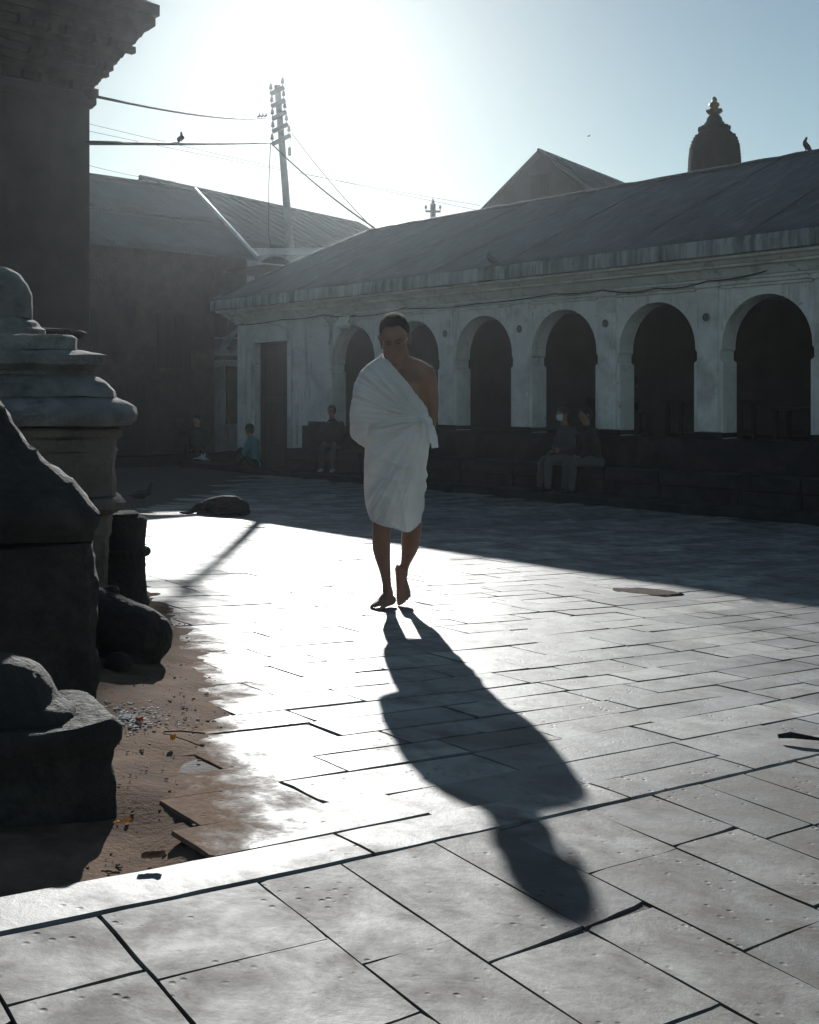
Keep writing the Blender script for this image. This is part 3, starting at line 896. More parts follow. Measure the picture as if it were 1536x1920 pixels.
# neighbour with wide standing seams
A_ = Vector((-6.98, 33.0, 0)); B_ = Vector((-1.88, 40.3, 0)); e2 = (B_ - A_).normalized(); L2 = (B_ - A_).length
F2 = frame(A_, e2)
HO2 = thing('seamed_roof_house', (A_.x + 2, A_.y + 3, -.38), 'house behind the arcade end with wide standing seams on its roof', 'house')
wv, drop = 3.7, 2.0
m = MB(); m.add([F2(-1.5, 0, 7.6), F2(L2, 0, 7.6), F2(L2, wv, 7.6 - drop), F2(-1.5, wv, 7.6 - drop), F2(-1.5, 0, 7.55), F2(L2, 0, 7.55), F2(L2, wv, 7.55 - drop), F2(-1.5, wv, 7.55 - drop)],
                [(0, 1, 2, 3), (7, 6, 5, 4), (0, 4, 5, 1), (1, 5, 6, 2), (2, 6, 7, 3), (3, 7, 4, 0)]); m.build('roof_slope', MATS['tin_dark'], HO2)
m = MB(); m.add([F2(-1.5, -.01, 7.6), F2(L2, -.01, 7.6), F2(L2, -wv, 7.6 - drop), F2(-1.5, -wv, 7.6 - drop)], [(0, 3, 2, 1)]); m.build('roof_slope', MATS['tin_dark'], HO2)
k = -1.4
while k < L2:
    m = MB(); m.tube([F2(k, .02, 7.62), F2(k, wv + .02, 7.62 - drop)], .035, 6); m.build('roof_seam', MATS['tin_seam'], HO2)
    k += .52
m = MB(); m.tube([F2(-1.5, 0, 7.63), F2(L2, 0, 7.63)], .06, 6); m.build('ridge_cap', MATS['tin_seam'], HO2)
m = MB(); m.tube([F2(L2 - .02, .0, 7.63), F2(L2 - .02, wv, 7.63 - drop)], .06, 6); m.build('verge_flashing', MATS['tin_seam'], HO2)
m = MB(); m.prism([(-wv + .5, -.5), (wv - .5, -.5), (wv - .5, 7.4 - drop + .25), (0, 7.5), (-wv + .5, 7.4 - drop + .25)], lambda b2, z: F2(-1.2, b2, z), lambda b2, z: F2(L2 - .3, b2, z)); m.build('wall', MATS['dark_brick'], HO2)

# pale two-storey loggia glimpsed between the house and the arcade
LG = Vector((-5.35, 29.4, 0)); F3 = frame(LG, Vector((.78, -.05, 0)).normalized())
LO = thing('white_loggia', (LG.x + 1, LG.y, -.38), 'pale two-storey loggia glimpsed between dark house and arcade', 'building')
for nm, bx in (('lower_wall', (0, 3.2, 0, -.3, -.4, .5)), ('pier', (.02, .34, .02, -.3, .501, 2.05)), ('pier', (.75, 1.1, .02, -.3, .501, 1.75)), ('balcony_slab', (-.1, 3.3, .45, -.5, 2.051, 2.2)),
               ('cornice', (0, 3.2, .12, -.3, 2.35, 2.5)), ('column', (.02, .14, .35, .22, 2.2, 3.1)), ('back_wall', (.9, 3.2, -.6, -.8, .5, 3.9)), ('upper_pier', (1.0, 1.18, .1, -.1, 3.6, 5.0)),
               ('upper_pier', (2.3, 2.6, .1, -.1, 3.6, 5.0)), ('upper_lintel', (.8, 3.2, .12, -.12, 5.001, 5.2)), ('rail', (.02, 3.2, .42, .36, 2.75, 2.82))):
    m = MB(); fbox(m, F3, *bx); m.build(nm, MATS['lime_plaster'], LO, bevel=.015)
for nm, c0, zz, r0 in (('upper_arch', 1.74, 4.55, .56), ('lower_arch', 1.2, 2.4, .8)):
    rs = []
    for k in range(13):
        a = math.pi - math.pi * k / 12
        rs.append([F3(c0 + (r0 + dr_) * math.cos(a), oo, zz + (r0 + dr_) * .8 * math.sin(a)) for dr_, oo in ((0, .09), (.14, .09), (.14, -.09), (0, -.09))])
    m = MB(); m.rings(rs); m.build(nm, MATS['lime_plaster'], LO)

# gabled house behind the arcade
r_ = Vector((.568, .823, 0)); g_ = Vector((.823, -.568, 0)); AP = Vector((3.59, 30.0, 0))
def G(a, b2, z): return Vector((AP.x + r_.x * a + g_.x * b2, AP.y + r_.y * a + g_.y * b2, z))
GH = thing('gabled_house', (AP.x, AP.y, -.38), 'gabled house with a small gable window rising behind the arcade roof', 'house')
m = MB(); m.prism([(-1.85, -.5), (1.85, -.5), (1.85, 6.40), (0, 7.85), (-1.85, 6.40)], lambda b2, z: G(.05, b2, z), lambda b2, z: G(6.0, b2, z)); m.build('wall', MATS['gable_brick'], GH)
for sg in (-1, 1):
    vs = [G(-.1, 0, 7.97), G(6.1, 0, 7.97), G(6.1, sg * 2.5, 6.02), G(-.1, sg * 2.5, 6.02), G(-.1, 0, 7.9), G(6.1, 0, 7.9), G(6.1, sg * 2.5, 5.95), G(-.1, sg * 2.5, 5.95)]
    m = MB(); m.add(vs, [(0, 1, 2, 3), (7, 6, 5, 4), (0, 4, 5, 1), (1, 5, 6, 2), (2, 6, 7, 3), (3, 7, 4, 0)]); m.build('roof_slope', MATS['tin_dark'], GH)
    k = -.05
    while k < 6.1:
        m = MB(); m.tube([G(k, sg * .02, 7.985), G(k, sg * 2.5, 6.035)], .03, 6); m.build('roof_seam', MATS['tin_seam'], GH)
        k += .42
m = MB(); m.tube([G(-.12, 0, 7.99), G(6.1, 0, 7.99)], .045, 6); m.build('ridge_cap', MATS['tin_seam'], GH)
wb = MB(); wb.rings([[G(.04, -.05 + x, z) for x, z in ((-.22, 6.75), (.3, 6.75), (.3, 7.3), (-.22, 7.3))], [G(-.02, -.05 + x, z) for x, z in ((-.22, 6.75), (.3, 6.75), (.3, 7.3), (-.22, 7.3))]])
w = wb.build('window', MATS['dark_wood'], GH)
for k in range(4):
    m = MB(); m.tube([G(-.035, -.16 + .13 * k, 6.77), G(-.035, -.16 + .13 * k, 7.28)], .012, 5); m.build('bar', MATS['gable_brick'], w)
m = MB(); m.tube([G(-.04, -.36, 7.33), G(-.04, .34, 7.33)], .035, 5); m.build('lintel', MATS['gable_brick'], w)

# stone spire behind the arcade
SC = Vector((7.25, 26.0, 0))
SP = thing('shrine_spire', (SC.x, SC.y, -.38), 'dark mossy shrine spire with gilt finial behind the arcade roof', 'spire')
def lob(c, prof, n=8, lobes=.06, rot=.3):
    m = MB(); rs = []
    for r, z in prof:
        rs.append([Vector((c.x + r * (1 + lobes * math.cos(n * a)) * math.cos(a + rot), c.y + r * (1 + lobes * math.cos(n * a)) * math.sin(a + rot), z)) for a in [2 * math.pi * i / 48 for i in range(48)]])
    m.rings(rs); return m
o = lob(SC, [(1.1, -.5), (1.1, 3.2), (.98, 4.4), (.86, 5.6), (.70, 6.2), (.60, 6.6), (.585, 6.9), (.56, 7.15), (.50, 7.35), (.38, 7.5), (.28, 7.56)], 8, .05); o = o.build('tower', MATS['spire_stone'], SP, ang=60)
for k in range(20):
    z = 5.9 + k * .078; r = interp([(5.6, .86), (6.2, .70), (6.6, .60), (6.9, .585), (7.15, .56), (7.35, .50), (7.5, .38)], z) * 1.012
    lob(SC, [(r - .05, z), (r, z + .01), (r, z + .045), (r - .05, z + .055)], 8, .05).build('stone_course', MATS['spire_stone'], SP, ang=50)
m = MB(); m.lathe((SC.x, SC.y, 0), [(.26, 7.52), (.34, 7.54), (.36, 7.60), (.33, 7.66), (.24, 7.68), (.23, 7.74), (.19, 7.77), (.17, 7.86), (.10, 7.94)], 20); m.build('collar', MATS['spire_stone'], SP, smooth_=True)
for k in range(14):
    a = k * 2 * math.pi / 14; m = MB(); m.ball((SC.x + .345 * math.cos(a), SC.y + .345 * math.sin(a), 7.60), (.045, .045, .06), 8); m.build('petal', MATS['spire_stone'], SP, smooth_=True)
m = MB(); m.lathe((SC.x, SC.y, 0), [(.08, 7.92), (.11, 7.94), (.17, 7.98), (.18, 8.04), (.11, 8.08), (.08, 8.10), (.12, 8.14), (.125, 8.19), (.07, 8.235), (.05, 8.25), (.07, 8.28), (.05, 8.33), (.015, 8.37)], 16); fin = m.build('finial', MATS['gilt'], SP, smooth_=True)
for k in range(8):
    a = k * math.pi / 4; m = MB(); m.ball((SC.x + .165 * math.cos(a), SC.y + .165 * math.sin(a), 8.03), (.04, .04, .04), 6); m.build('bead', MATS['gilt'], fin, smooth_=True)

# ================================================================ poles and wires
def PL(px, py, y): return Vector(((px - 768) / 2050 * y, y, HC - (py - 745) / 2050 * y))
pt, pb = Vector((-3.75, 31, 10.06)), Vector((-2.93, 31, -.38))
PO = thing('utility_pole', tuple(pb), 'leaning utility pole with five insulator cross-arms behind the arcade end', 'utility pole')
m = MB(); m.tube([pb, pb.lerp(pt, .3), pb.lerp(pt, .6), pt], [.15, .13, .11, .085], 10); m.build('post', MATS['pole_concrete'], PO, smooth_=True)
arm_dir = Vector((.86, -.2, .36)).normalized()
for k, (t, wd) in enumerate(((.983, .22), (.949, .22), (.916, .23), (.882, .25), (.850, .30))):
    c = pb.lerp(pt, t) + Vector((0, -.11, 0))
    ux = arm_dir; uz = Vector((0, 0, 1)) - ux * ux.z; uz.normalize(); Mx = Matrix((ux, uz.cross(ux), uz)).transposed()
    m = MB(); m.box(c, (wd * 2, .09, .10), M=Mx); arm = m.build('cross_arm', MATS['pole_iron'], PO)
    for sg in (-1, 1):
        e = c + ux * (sg * (wd - .03)) + uz * .05
        m = MB(); m.lathe(e, [(.012, 0), (.012, .07), (.05, .075), (.055, .11), (.04, .15), (.045, .17), (.028, .22), (.01, .26)], 10); m.build('insulator', MATS['ceramic'], arm, smooth_=True)
tcorner = TC + Vector((.03, -.05, 0))
def cable(name, pts, r, label, **kw): return wire(name, pts, r, label, **kw)
e3 = pb.lerp(pt, .916) + Vector((-.22, -.12, -.06)); e5 = pb.lerp(pt, .850) + Vector((-.3, -.12, -.08))
cable('overhead_wire', sag((tcorner.x, tcorner.y, 4.24), e3, .12), .016, 'dark wire from the temple cornice up to the third cross-arm')
cable('overhead_wire', sag((tcorner.x - .03, tcorner.y, 3.765), e5, .02), .024, 'thick wire with a perched pigeon, running level from temple to pole')
cable('overhead_wire', sag(e5, PL(715, 436, 24), .12), .02, 'thick wire slanting from the lowest cross-arm down to the arcade roof')
cable('overhead_wire', sag(pb.lerp(pt, .86) + Vector((.3, -.1, .1)), PL(708, 437, 25), .1), .010, 'thin grey wire slanting from pole down to the arcade roof')
for k, (pa, pbb) in enumerate((((150, 228), (1000, 415)), ((150, 242), (900, 385)), ((150, 305), (330, 340)))):
    cable('overhead_wire', sag(PL(*pa, 42), PL(*pbb, 46), .1), .009, ('upper faint distant wire crossing behind the pole', 'lower faint distant wire crossing behind the pole', 'faint distant wire over the tin roof')[k])
dp_ = [e5, e5 + Vector((-.05, 0, -1.2)), e5 + Vector((-.03, -.2, -2.6)), e5 + Vector((.1, -.3, -3.3)), pb.lerp(pt, .42) + Vector((0, -.13, 0))]
cable('overhead_wire', [Vector(q) for q in dp_], .012, 'loose wire hanging down beside the leaning pole')
m = MB(); c = PL(543, 284, 30.8); m.lathe(c - Vector((0, 0, .12)), [(.03, 0), (.045, .02), (.045, .22), (.03, .24)], 10); o = m.build('line_weight', MATS['pole_iron'], None, smooth_=True)
tag(o, 'small dark cylinder weight hung on a wire beside the pole', 'weight')
m = MB(); m.tube([c + Vector((0, 0, .12)), pb.lerp(pt, .855) + Vector((.28, -.1, .05))], .007, 5); o2 = m.build('hanger', MATS['cable_black'], o)
o2.location = (0, 0, 0)
# second, far pole
p2 = PL(812, 420, 40); PO2 = thing('utility_pole', (p2.x, p2.y, -.38), 'far short pole with one cross-arm peeking over the arcade ridge', 'utility pole')
zt = PL(812, 382, 40).z
m = MB(); m.tube([(p2.x, p2.y, -.38), (p2.x, p2.y, zt)], [.13, .1], 8); m.build('post', MATS['pole_concrete'], PO2, smooth_=True)
ca = MB().box((p2.x, p2.y - .12, zt - .3), (.55, .08, .07), rz=.1).build('cross_arm', MATS['pole_iron'], PO2)
for dx in (-.26, .26):
    m = MB(); m.lathe((p2.x + dx, p2.y - .12, zt - .265), [(.015, 0), (.015, .06), (.05, .07), (.045, .15), (.015, .2)], 8); m.build('insulator', MATS['ceramic'], ca, smooth_=True)
m = MB(); m.lathe((p2.x, p2.y, zt), [(.05, 0), (.06, .06), (.03, .15), (.01, .2)], 8); m.build('insulator', MATS['ceramic'], PO2, smooth_=True)
# ================================================================ stone shrines at the left
def plan_pts(kind, n=64):
    """unit plan outline"""
    out = []
    if kind == 'round':
        return [(math.cos(2 * math.pi * i / n), math.sin(2 * math.pi * i / n)) for i in range(n)]
    if kind == 'redent':                     # square with stepped corners and projecting middles
        q = [(.45, 1), (.45, .93), (.80, .93), (.80, .80), (.93, .80), (.93, .45), (1, .45)]
        h = q + [(1, -.45)]
        quad = [(x, y) for x, y in q]
        pts = []
        base = [(1, -.45), (1, .45), (.93, .45), (.93, .80), (.80, .80), (.80, .93), (.45, .93), (.45, 1)]
        for k in range(4):
            c, s = math.cos(k * math.pi / 2), math.sin(k * math.pi / 2)
            pts += [(c * x - s * y, s * x + c * y) for x, y in base]
        # densify
        res = []
        for i in range(len(pts)):
            a, b2 = pts[i], pts[(i + 1) % len(pts)]
            L = math.hypot(b2[0] - a[0], b2[1] - a[1]); m_ = max(1, int(L / .09))
            for t in range(m_): res.append((a[0] + (b2[0] - a[0]) * t / m_, a[1] + (b2[1] - a[1]) * t / m_))
        return res
    # rounded square
    p = 13.0
    for i in range(n):
        a = 2 * math.pi * i / n; c, s = math.cos(a), math.sin(a)
        r = (abs(c) ** p + abs(s) ** p) ** (-1 / p)
        out.append((r * c, r * s))
    return out
def loft_plan(c, kind, prof, yaw, sub=.03, n=64):
    P = plan_pts(kind, n); rs = []
    cy, sy = math.cos(yaw), math.sin(yaw)
    pr = [prof[0]]
    for a, b2 in zip(prof, prof[1:]):
        L = math.hypot(b2[0] - a[0], b2[1] - a[1]); k = max(1, int(L / sub))
        for t in range(1, k + 1): pr.append((a[0] + (b2[0] - a[0]) * t / k, a[1] + (b2[1] - a[1]) * t / k))
    for r, z in pr:
        rs.append([Vector((c[0] + r * (cy * x - sy * y), c[1] + r * (sy * x + cy * y), z)) for x, y in P])
    return MB().rings(rs)
def stone(mb, name, mat, parent, amp, freq, seed, amp2=0.0, ang=35):
    off = abs_loc(parent) if parent else Vector()
    me = mb.mesh(name, off)
    bm = bmesh.new(); bm.from_mesh(me); bmesh.ops.recalc_face_normals(bm, faces=bm.faces); bm.to_mesh(me); bm.free()
    roughen(me, amp, freq, seed, amp2)
    roughen(me, amp * .35, freq * 7, seed + 4)
    return link(name, me, MATS[mat], parent, True, ang)
# --- votive stupa
cc = (-2.04, 5.35); k_ = 383.0
def zp(py): return HC - (py - 745) / (k_ * 1.05)
def hw(px): return (px + 14) / k_
CH = thing('votive_stupa', (cc[0], cc[1], gz(*cc)), 'weathered whitewashed votive stupa with a dome on stepped square cornices', 'stupa')
yaw = rad(21); F_ = .93
layers = [
 ('base', 'square', 'tan_stone', [(205, 1125), (205, 1010), (212, 1000), (212, 966)]),
 ('base_moulding', 'square', 'tan_stone', [(214, 964), (228, 956), (236, 950), (238, 941), (230, 934), (222, 930)]),
 ('shaft', 'square', 'tan_stone', [(221, 929), (219, 880), (222, 846)]),
 ('frieze', 'square', 'tan_stone', [(224, 845), (220, 835), (222, 823)]),
 ('frieze', 'square', 'tan_stone', [(224, 822), (231, 816), (230, 806), (222, 801)]),
 ('great_cornice', 'square', 'weathered_lime', [(222, 800), (250, 797), (259, 787), (262, 776), (257, 764), (240, 754), (219, 745)]),
 ('sloped_course', 'square', 'weathered_lime', [(222, 744), (221, 733), (207, 719), (190, 708), (170, 704)]),
 ('upper_cornice', 'square', 'weathered_lime', [(167, 703), (170, 696), (188, 690), (200, 683), (202, 666), (180, 661), (156, 656)]),
 ('step', 'square', 'weathered_lime', [(150, 655), (149, 632), (140, 627)]),
]
for i, (nm, kind, mat, pr) in enumerate(layers):
    e = 1.0 / (math.cos(yaw) + math.sin(yaw) * .96) * 1.135
    prof_ = [(hw(px) * e, zp(py)) for px, py in pr]
    prof_ = [(prof_[0][0] * .5, prof_[0][1])] + prof_ + [(prof_[-1][0] * .5, prof_[-1][1] + .001)]
    stone(loft_plan(cc, kind, prof_, yaw, .02, 72), nm, mat, CH, .010, 9, i * 3.1, .005)
prof_ = [(.12, zp(627)), (.245, zp(626)), (.247, zp(612)), (.225, zp(606)), (.215, zp(598)), (.19, zp(592)), (.1, zp(591))]
stone(loft_plan(cc, 'round', prof_, 0, .012, 56), 'dome_ring', 'weathered_lime', CH, .006, 12, 41, .003)
prof_ = [(.12, zp(591)), (.183, zp(590)), (.187, zp(570)), (.182, zp(545)), (.165, zp(522)), (.135, zp(504)), (.09, zp(493)), (.04, zp(488)), (.01, zp(487))]
stone(loft_plan(cc, 'round', prof_, 0, .012, 56), 'dome', 'weathered_lime', CH, .007, 10, 47, .004, 60)
prof_ = [(.05, zp(489)), (.052, zp(470)), (.075, zp(466)), (.07, zp(450)), (.05, zp(440)), (.03, zp(410)), (.006, zp(385))]
# --- dark shrine with a steep stone roof
fc = (-1.60, 3.62); k_ = 566.0
def hx(px): return (px + 138) / k_
FS = thing('stone_shrine', (fc[0], fc[1], gz(*fc)), 'dark lichen-blotched stone shrine with steep concave roof before the stupa', 'shrine')
yaw2 = rad(26); e = 1 / (math.cos(yaw2) + math.sin(yaw2) * .96) * 1.12
zb = gz(*fc) - .12
prof_ = [(hx(120) * e, zb), (hx(186) * e, zb + .001), (hx(188) * e, zp(1260)), (hx(189) * e, zp(1160)), (hx(184) * e, zp(1090)), (hx(180) * e, zp(1015)), (hx(120) * e, zp(1012))]
stone(loft_plan(fc, 'square', prof_, yaw2, .025, 84), 'body', 'black_stone', FS, .022, 6, 3, .010)
prof_ = [(hx(120) * e, zp(1011)), (hx(178) * e, zp(1010)), (hx(180) * e, zp(996)), (hx(190) * e, zp(985)), (hx(192) * e, zp(962)), (hx(180) * e, zp(942)), (hx(156) * e, zp(916)), (hx(98) * e, zp(873)), (hx(49) * e, zp(821)), (hx(0) * e, zp(752)), (hx(-60) * e, zp(655)), (hx(-110) * e, zp(560)), (hx(-137) * e, zp(520))]
stone(loft_plan(fc, 'square', prof_, yaw2, .025, 84), 'roof', 'black_stone', FS, .015, 7, 9, .012)
# --- carved lingam stone in its round basin, nearest the kerb
lc = (-.895, 2.56)
LS = thing('lingam_stone', (lc[0], lc[1], gz(*lc)), 'black rounded lingam stone in a broken-rimmed basin beside the kerb', 'carved stone')
zb = gz(*lc) - .12
prof_ = [(.1, zb), (.17, zb + .001), (.17, .33), (.16, .37), (.165, .41), (.178, .43), (.18, .46), (.165, .475), (.12, .47), (.06, .465)]
stone(loft_plan(lc, 'square', prof_, rad(30), .015, 72), 'basin', 'carved_stone', LS, .012, 6, 5, .003, 60)
mb = MB(); mb.ball((lc[0] - .08, lc[1] + .02, .47), (.14, .14, .145), 32); mb.ball((lc[0] - .02, lc[1], .465), (.13, .12, .045), 28)
me = remeshed(mb, .012, abs_loc(LS), 2); roughen(me, .010, 6, 2, .003); roughen(me, .002, 45, 2); link('lingam', me, MATS['carved_stone'], LS, True)
# --- round spout stone farther along
yc_ = (-1.10, 4.22)
YS = thing('spout_stone', (yc_[0], yc_[1], gz(*yc_)), 'dark bulging spout stone between the shrine and the cylindrical post', 'carved stone')
mb = MB(); z0 = gz(*yc_)
mb.limb([(yc_[0] - .25, yc_[1] + .1, z0 + .16, .12, .16), (yc_[0], yc_[1], z0 + .12, .12, .13), (yc_[0] + .09, yc_[1] - .02, z0 + .10, .10, .11)], 20, 5)
mb.limb([(yc_[0] + .02, yc_[1], z0 - .06, .12), (yc_[0] + .02, yc_[1], z0 + .08, .115)], 18, 4)
me = remeshed(mb, .012, abs_loc(YS), 3); roughen(me, .008, 7, 8, .003); roughen(me, .002, 45, 2); link('body', me, MATS['carved_stone'], YS, True)
mb = MB(); mb.limb([(yc_[0] - .12, yc_[1] + .1, z0 + .22, .05), (yc_[0] - .06, yc_[1] + .05, z0 + .265, .025)], 12, 4)
stone(mb, 'knob', 'carved_stone', YS, .006, 14, 2)
mb = MB(); x, y = -1.06, 3.98; mb.ball((x, y, gz(x, y) + .035), (.05, .05, .045), 16); me = remeshed(mb, .008, it=1); roughen(me, .01, 16, 3)
o = link('boulder', me, MATS['carved_stone'], None, True); tag(o, 'small round dark stone lying at the foot of the spout stone', 'stone')
# --- cylindrical post with rope moulding
bc = (-1.50, 5.72); z0 = gz(*bc); kk = 360.
def zq(py): return HC - (py - 745) / kk
BP = thing('stone_post', (bc[0], bc[1], z0), 'short round stone post with a rope moulding beside the stupa', 'stone post')
prof_ = [(.05, z0 - .1), (.125, z0 - .09), (.13, zq(1138)), (.137, zq(1132)), (.13, zq(1124)), (.12, zq(1118)), (.117, zq(1050)), (.117, zq(990)), (.12, zq(976)), (.105, zq(970)), (.05, zq(969))]
stone(loft_plan(bc, 'round', prof_, 0, .015, 40), 'drum', 'carved_stone', BP, .006, 12, 4, .003)
for k in range(26):
    a = k * 2 * math.pi / 26; m = MB(); m.ball((bc[0] + .122 * math.cos(a), bc[1] + .122 * math.sin(a), zq(1036)), (.022, .022, .024), 8); m.build('rope_bead', MATS['carved_stone'], BP, smooth_=True)
prof_ = [(.05, zq(969)), (.09, zq(968)), (.092, zq(962)), (.05, zq(960))]
stone(loft_plan((bc[0] - .02, bc[1]), 'square', prof_, .4, .012, 32), 'cap', 'carved_stone', BP, .005, 14, 6)
# --- lamp-bowl shape behind the stupa
bx_ = (-2.72, 8.0)
BW = thing('lamp_pillar', (bx_[0] , bx_[1], gz(*bx_)), 'dark stone lamp pillar with a shallow bowl behind the stupa', 'lamp pillar')
k_ = 256.
m = MB(); m.lathe((bx_[0], bx_[1], 0), [(.12, gz(*bx_) - .05), (.12, .2), (.07, .3), (.065, zp(640)), (.1, zp(636))], 18); m.build('pillar', MATS['black_stone'], BW, smooth_=True)
m = MB(); m.lathe((bx_[0], bx_[1], 0), [(.06, zp(643)), (.17, zp(637)), (.31, zp(626)), (.345, zp(618)), (.33, zp(614)), (.2, zp(611)), (.05, zp(611))], 26); m.build('bowl', MATS['black_stone'], BW, smooth_=True)

# ================================================================ litter
def leaf(name, x, y, L, w, rot, mat, label, cat, h=.006, group=None):
    z = gz(x, y); m = MB(); rs = []
    for i in range(9):
        t = i / 8; ww = w * math.sin(math.pi * (.04 + .92 * t)) ** .8
        px_ = (t - .5) * L; ring = []
        for sgn, lift in ((-1, .9), (0, 0), (1, .7)):
            yy = sgn * ww; zz = h * (.4 + abs(sgn) * lift + .6 * abs(t - .5)) + .003 * nz(t * 6, sgn, x * 9)
            ring.append((x + px_ * math.cos(rot) - yy * math.sin(rot), y + px_ * math.sin(rot) + yy * math.cos(rot), z + .014 + zz))
        rs.append(ring)
    up = [[(a[0], a[1], a[2] + .0015) for a in r] for r in rs]
    m.rings([r + u[::-1] for r, u in zip(rs, up)])
    o = m.build(name, MATS[mat], None); return tag(o, label, cat, group)
leaf('dry_leaf', -.505, 2.155, .046, .013, .3, 'leaf_brown', 'crumpled brown dry leaf lying on the kerb', 'leaf', .011)
for i, (x, y, lb_) in enumerate(((-.80, 3.24, 'red petal on the pale ash patch'), (-.79, 2.86, 'red petal on bare earth beside the basin'), (-.83, 3.02, 'small red petal against the rim of the basin'))):
    leaf('petal', x, y, .022, .008, i * 1.1, 'petal_red', lb_, 'petal', .012)
leaf('marigold_petal', -.62, 2.36, .04, .006, .5, 'marigold', 'orange marigold shred in the dug-out earth corner', 'petal', .004)
leaf('marigold_petal', -.66, 3.05, .016, .006, .5, 'marigold', 'tiny orange marigold shred on the trodden earth edge', 'petal', .016)
x0, y0 = -.66, 3.16
m = MB(); m.tube([(x0 - .05, y0, gz(x0, y0) + .02), (x0, y0 + .002, gz(x0, y0) + .021), (x0 + .07, y0 - .004, gz(x0, y0) + .016)], .003, 6); o = m.build('twig', MATS['leaf_brown']); tag(o, 'straight dry twig on the earth edge', 'twig')
x0, y0 = 1.22, 3.62
m = MB(); m.tube([(x0, y0, gz(x0, y0) + .024), (x0 + .04, y0 - .005, gz(x0, y0) + .03), (x0 + .12, y0 - .02, gz(x0, y0) + .022), (x0 + .2, y0 - .05, gz(x0, y0) + .02)], [.007, .011, .006, .004], 7); o = m.build('stick', MATS['black_stone']); tag(o, 'short black stick lying across the kerb', 'stick')
dx_, dy_ = 1.66, 7.75
m = MB(); rs = []
for r, z in ((.001, .0035), (.18, .0035), (.27, -.004)):
    rs.append([(dx_ + r * (1.1 + .25 * nz(a * 1.3, 3)) * math.cos(a) , dy_ + r * .9 * (1 + .3 * nz(a * 1.7, 8)) * math.sin(a), gz(dx_ + r * math.cos(a), dy_ + r * math.sin(a)) + z) for a in [2 * math.pi * i / 28 for i in range(28)]])
m.rings(rs); o = m.build('earth_patch', MATS['patch_earth'], smooth_=True); tag(o, 'small patch of brown earth over the slabs by the shadow edge', 'earth patch')
# ================================================================ the walking man
MX, MY = -.0923, 6.31
mg = gz(MX, MY)
MAN = thing('person', (MX, MY, mg), 'barefoot man in white wrapped cloth walking with hands behind his back', 'person')
S_ = 325.0
def lx(px): return (px - 738) / S_
def lz(py): return (1140 - py) / S_
def mo(m): # local to world
    m.v = [(a + MX, b + MY, c + mg) for a, b, c in m.v]; return m
# skin, hair and cloth
m_, nt_, b_ = nodes_of('skin_brown')
_n = tex(nt_, 9, 5, .6); _p = tex(nt_, 140, 3, .6)
nt_.links.new(ramp(nt_, _n, [(.3, (.19, .095, .062)), (.7, (.29, .155, .105))]), b_.inputs['Base Color'])
b_.inputs['Roughness'].default_value = .45; b_.inputs['Sheen Weight'].default_value = .25; b_.inputs['Sheen Roughness'].default_value = .3; b_.inputs['Subsurface Weight'].default_value = .12
b_.inputs['Subsurface Radius'].default_value = (.02, .008, .005); b_.inputs['Subsurface Scale'].default_value = .5
bump(nt_, b_, madd(nt_, _p, .5, tex(nt_, 32, 4, .6)), .12, .004)
m_, nt_, b_ = nodes_of('hair_grey')
_n = tex(nt_, 60, 3, .6)
_c = ramp(nt_, _n, [(.35, (.02, .017, .015)), (.75, (.12, .1, .085))])
nt_.links.new(_c, b_.inputs['Base Color']); b_.inputs['Roughness'].default_value = .45
m_, nt_, b_ = nodes_of('hair_fibre')
b_.inputs['Base Color'].default_value = (.12, .105, .09, 1); b_.inputs['Roughness'].default_value = .3
_t = nt_.nodes.new('ShaderNodeBsdfTranslucent'); _t.inputs['Color'].default_value = (.85, .8, .73, 1)
_m = nt_.nodes.new('ShaderNodeMixShader'); _m.inputs[0].default_value = .6
nt_.links.new(b_.outputs[0], _m.inputs[1]); nt_.links.new(_t.outputs[0], _m.inputs[2]); nt_.links.new(_m.outputs[0], nt_.nodes['Material Output'].inputs['Surface'])
simple('brow_black', (.012, .01, .009), (.03, .024, .02), 40, .7, .3, 90)
m_, nt_, b_ = nodes_of('eye_wet'); b_.inputs['Base Color'].default_value = (.05, .035, .03, 1); b_.inputs['Roughness'].default_value = .25
m_, nt_, b_ = nodes_of('lip_brown'); b_.inputs['Base Color'].default_value = (.16, .07, .055, 1); b_.inputs['Roughness'].default_value = .5
m_, nt_, b_ = nodes_of('nail'); b_.inputs['Base Color'].default_value = (.42, .27, .21, 1); b_.inputs['Roughness'].default_value = .35
def cloth_material(name, col, tr):
    m = bpy.data.materials.new(name); m.use_nodes = True; MATS[name] = m
    nt = m.node_tree; b = nt.nodes['Principled BSDF']; out = nt.nodes['Material Output']
    n1 = tex(nt, 5, 5, .6); w1 = tex(nt, 60, 3, .6, stretch=(1, 1, 9)); w2 = tex(nt, 60, 3, .6, stretch=(9, 9, 1))
    c = ramp(nt, n1, [(.3, tuple(x * .9 for x in col)), (.7, col)])
    nt.links.new(c, b.inputs['Base Color']); b.inputs['Roughness'].default_value = .9
    b.inputs['Specular IOR Level'].default_value = .15
    b.inputs['Sheen Weight'].default_value = .15
    h = madd(nt, w1, .5, w2); bm_ = bump(nt, b, h, .22, .004)
    t = nt.nodes.new('ShaderNodeBsdfTranslucent'); nt.links.new(c, t.inputs['Color'])
    nt.links.new(bm_.outputs['Normal'], t.inputs['Normal'])
    mx = nt.nodes.new('ShaderNodeMixShader'); mx.inputs[0].default_value = tr
    nt.links.new(b.outputs[0], mx.inputs[1]); nt.links.new(t.outputs[0], mx.inputs[2]); nt.links.new(mx.outputs[0], out.inputs['Surface'])
    return m
cloth_material('white_cotton', (.9, .895, .885), .38)

# ---- body: overlapping shapes united into one continuous skin
b = MB()
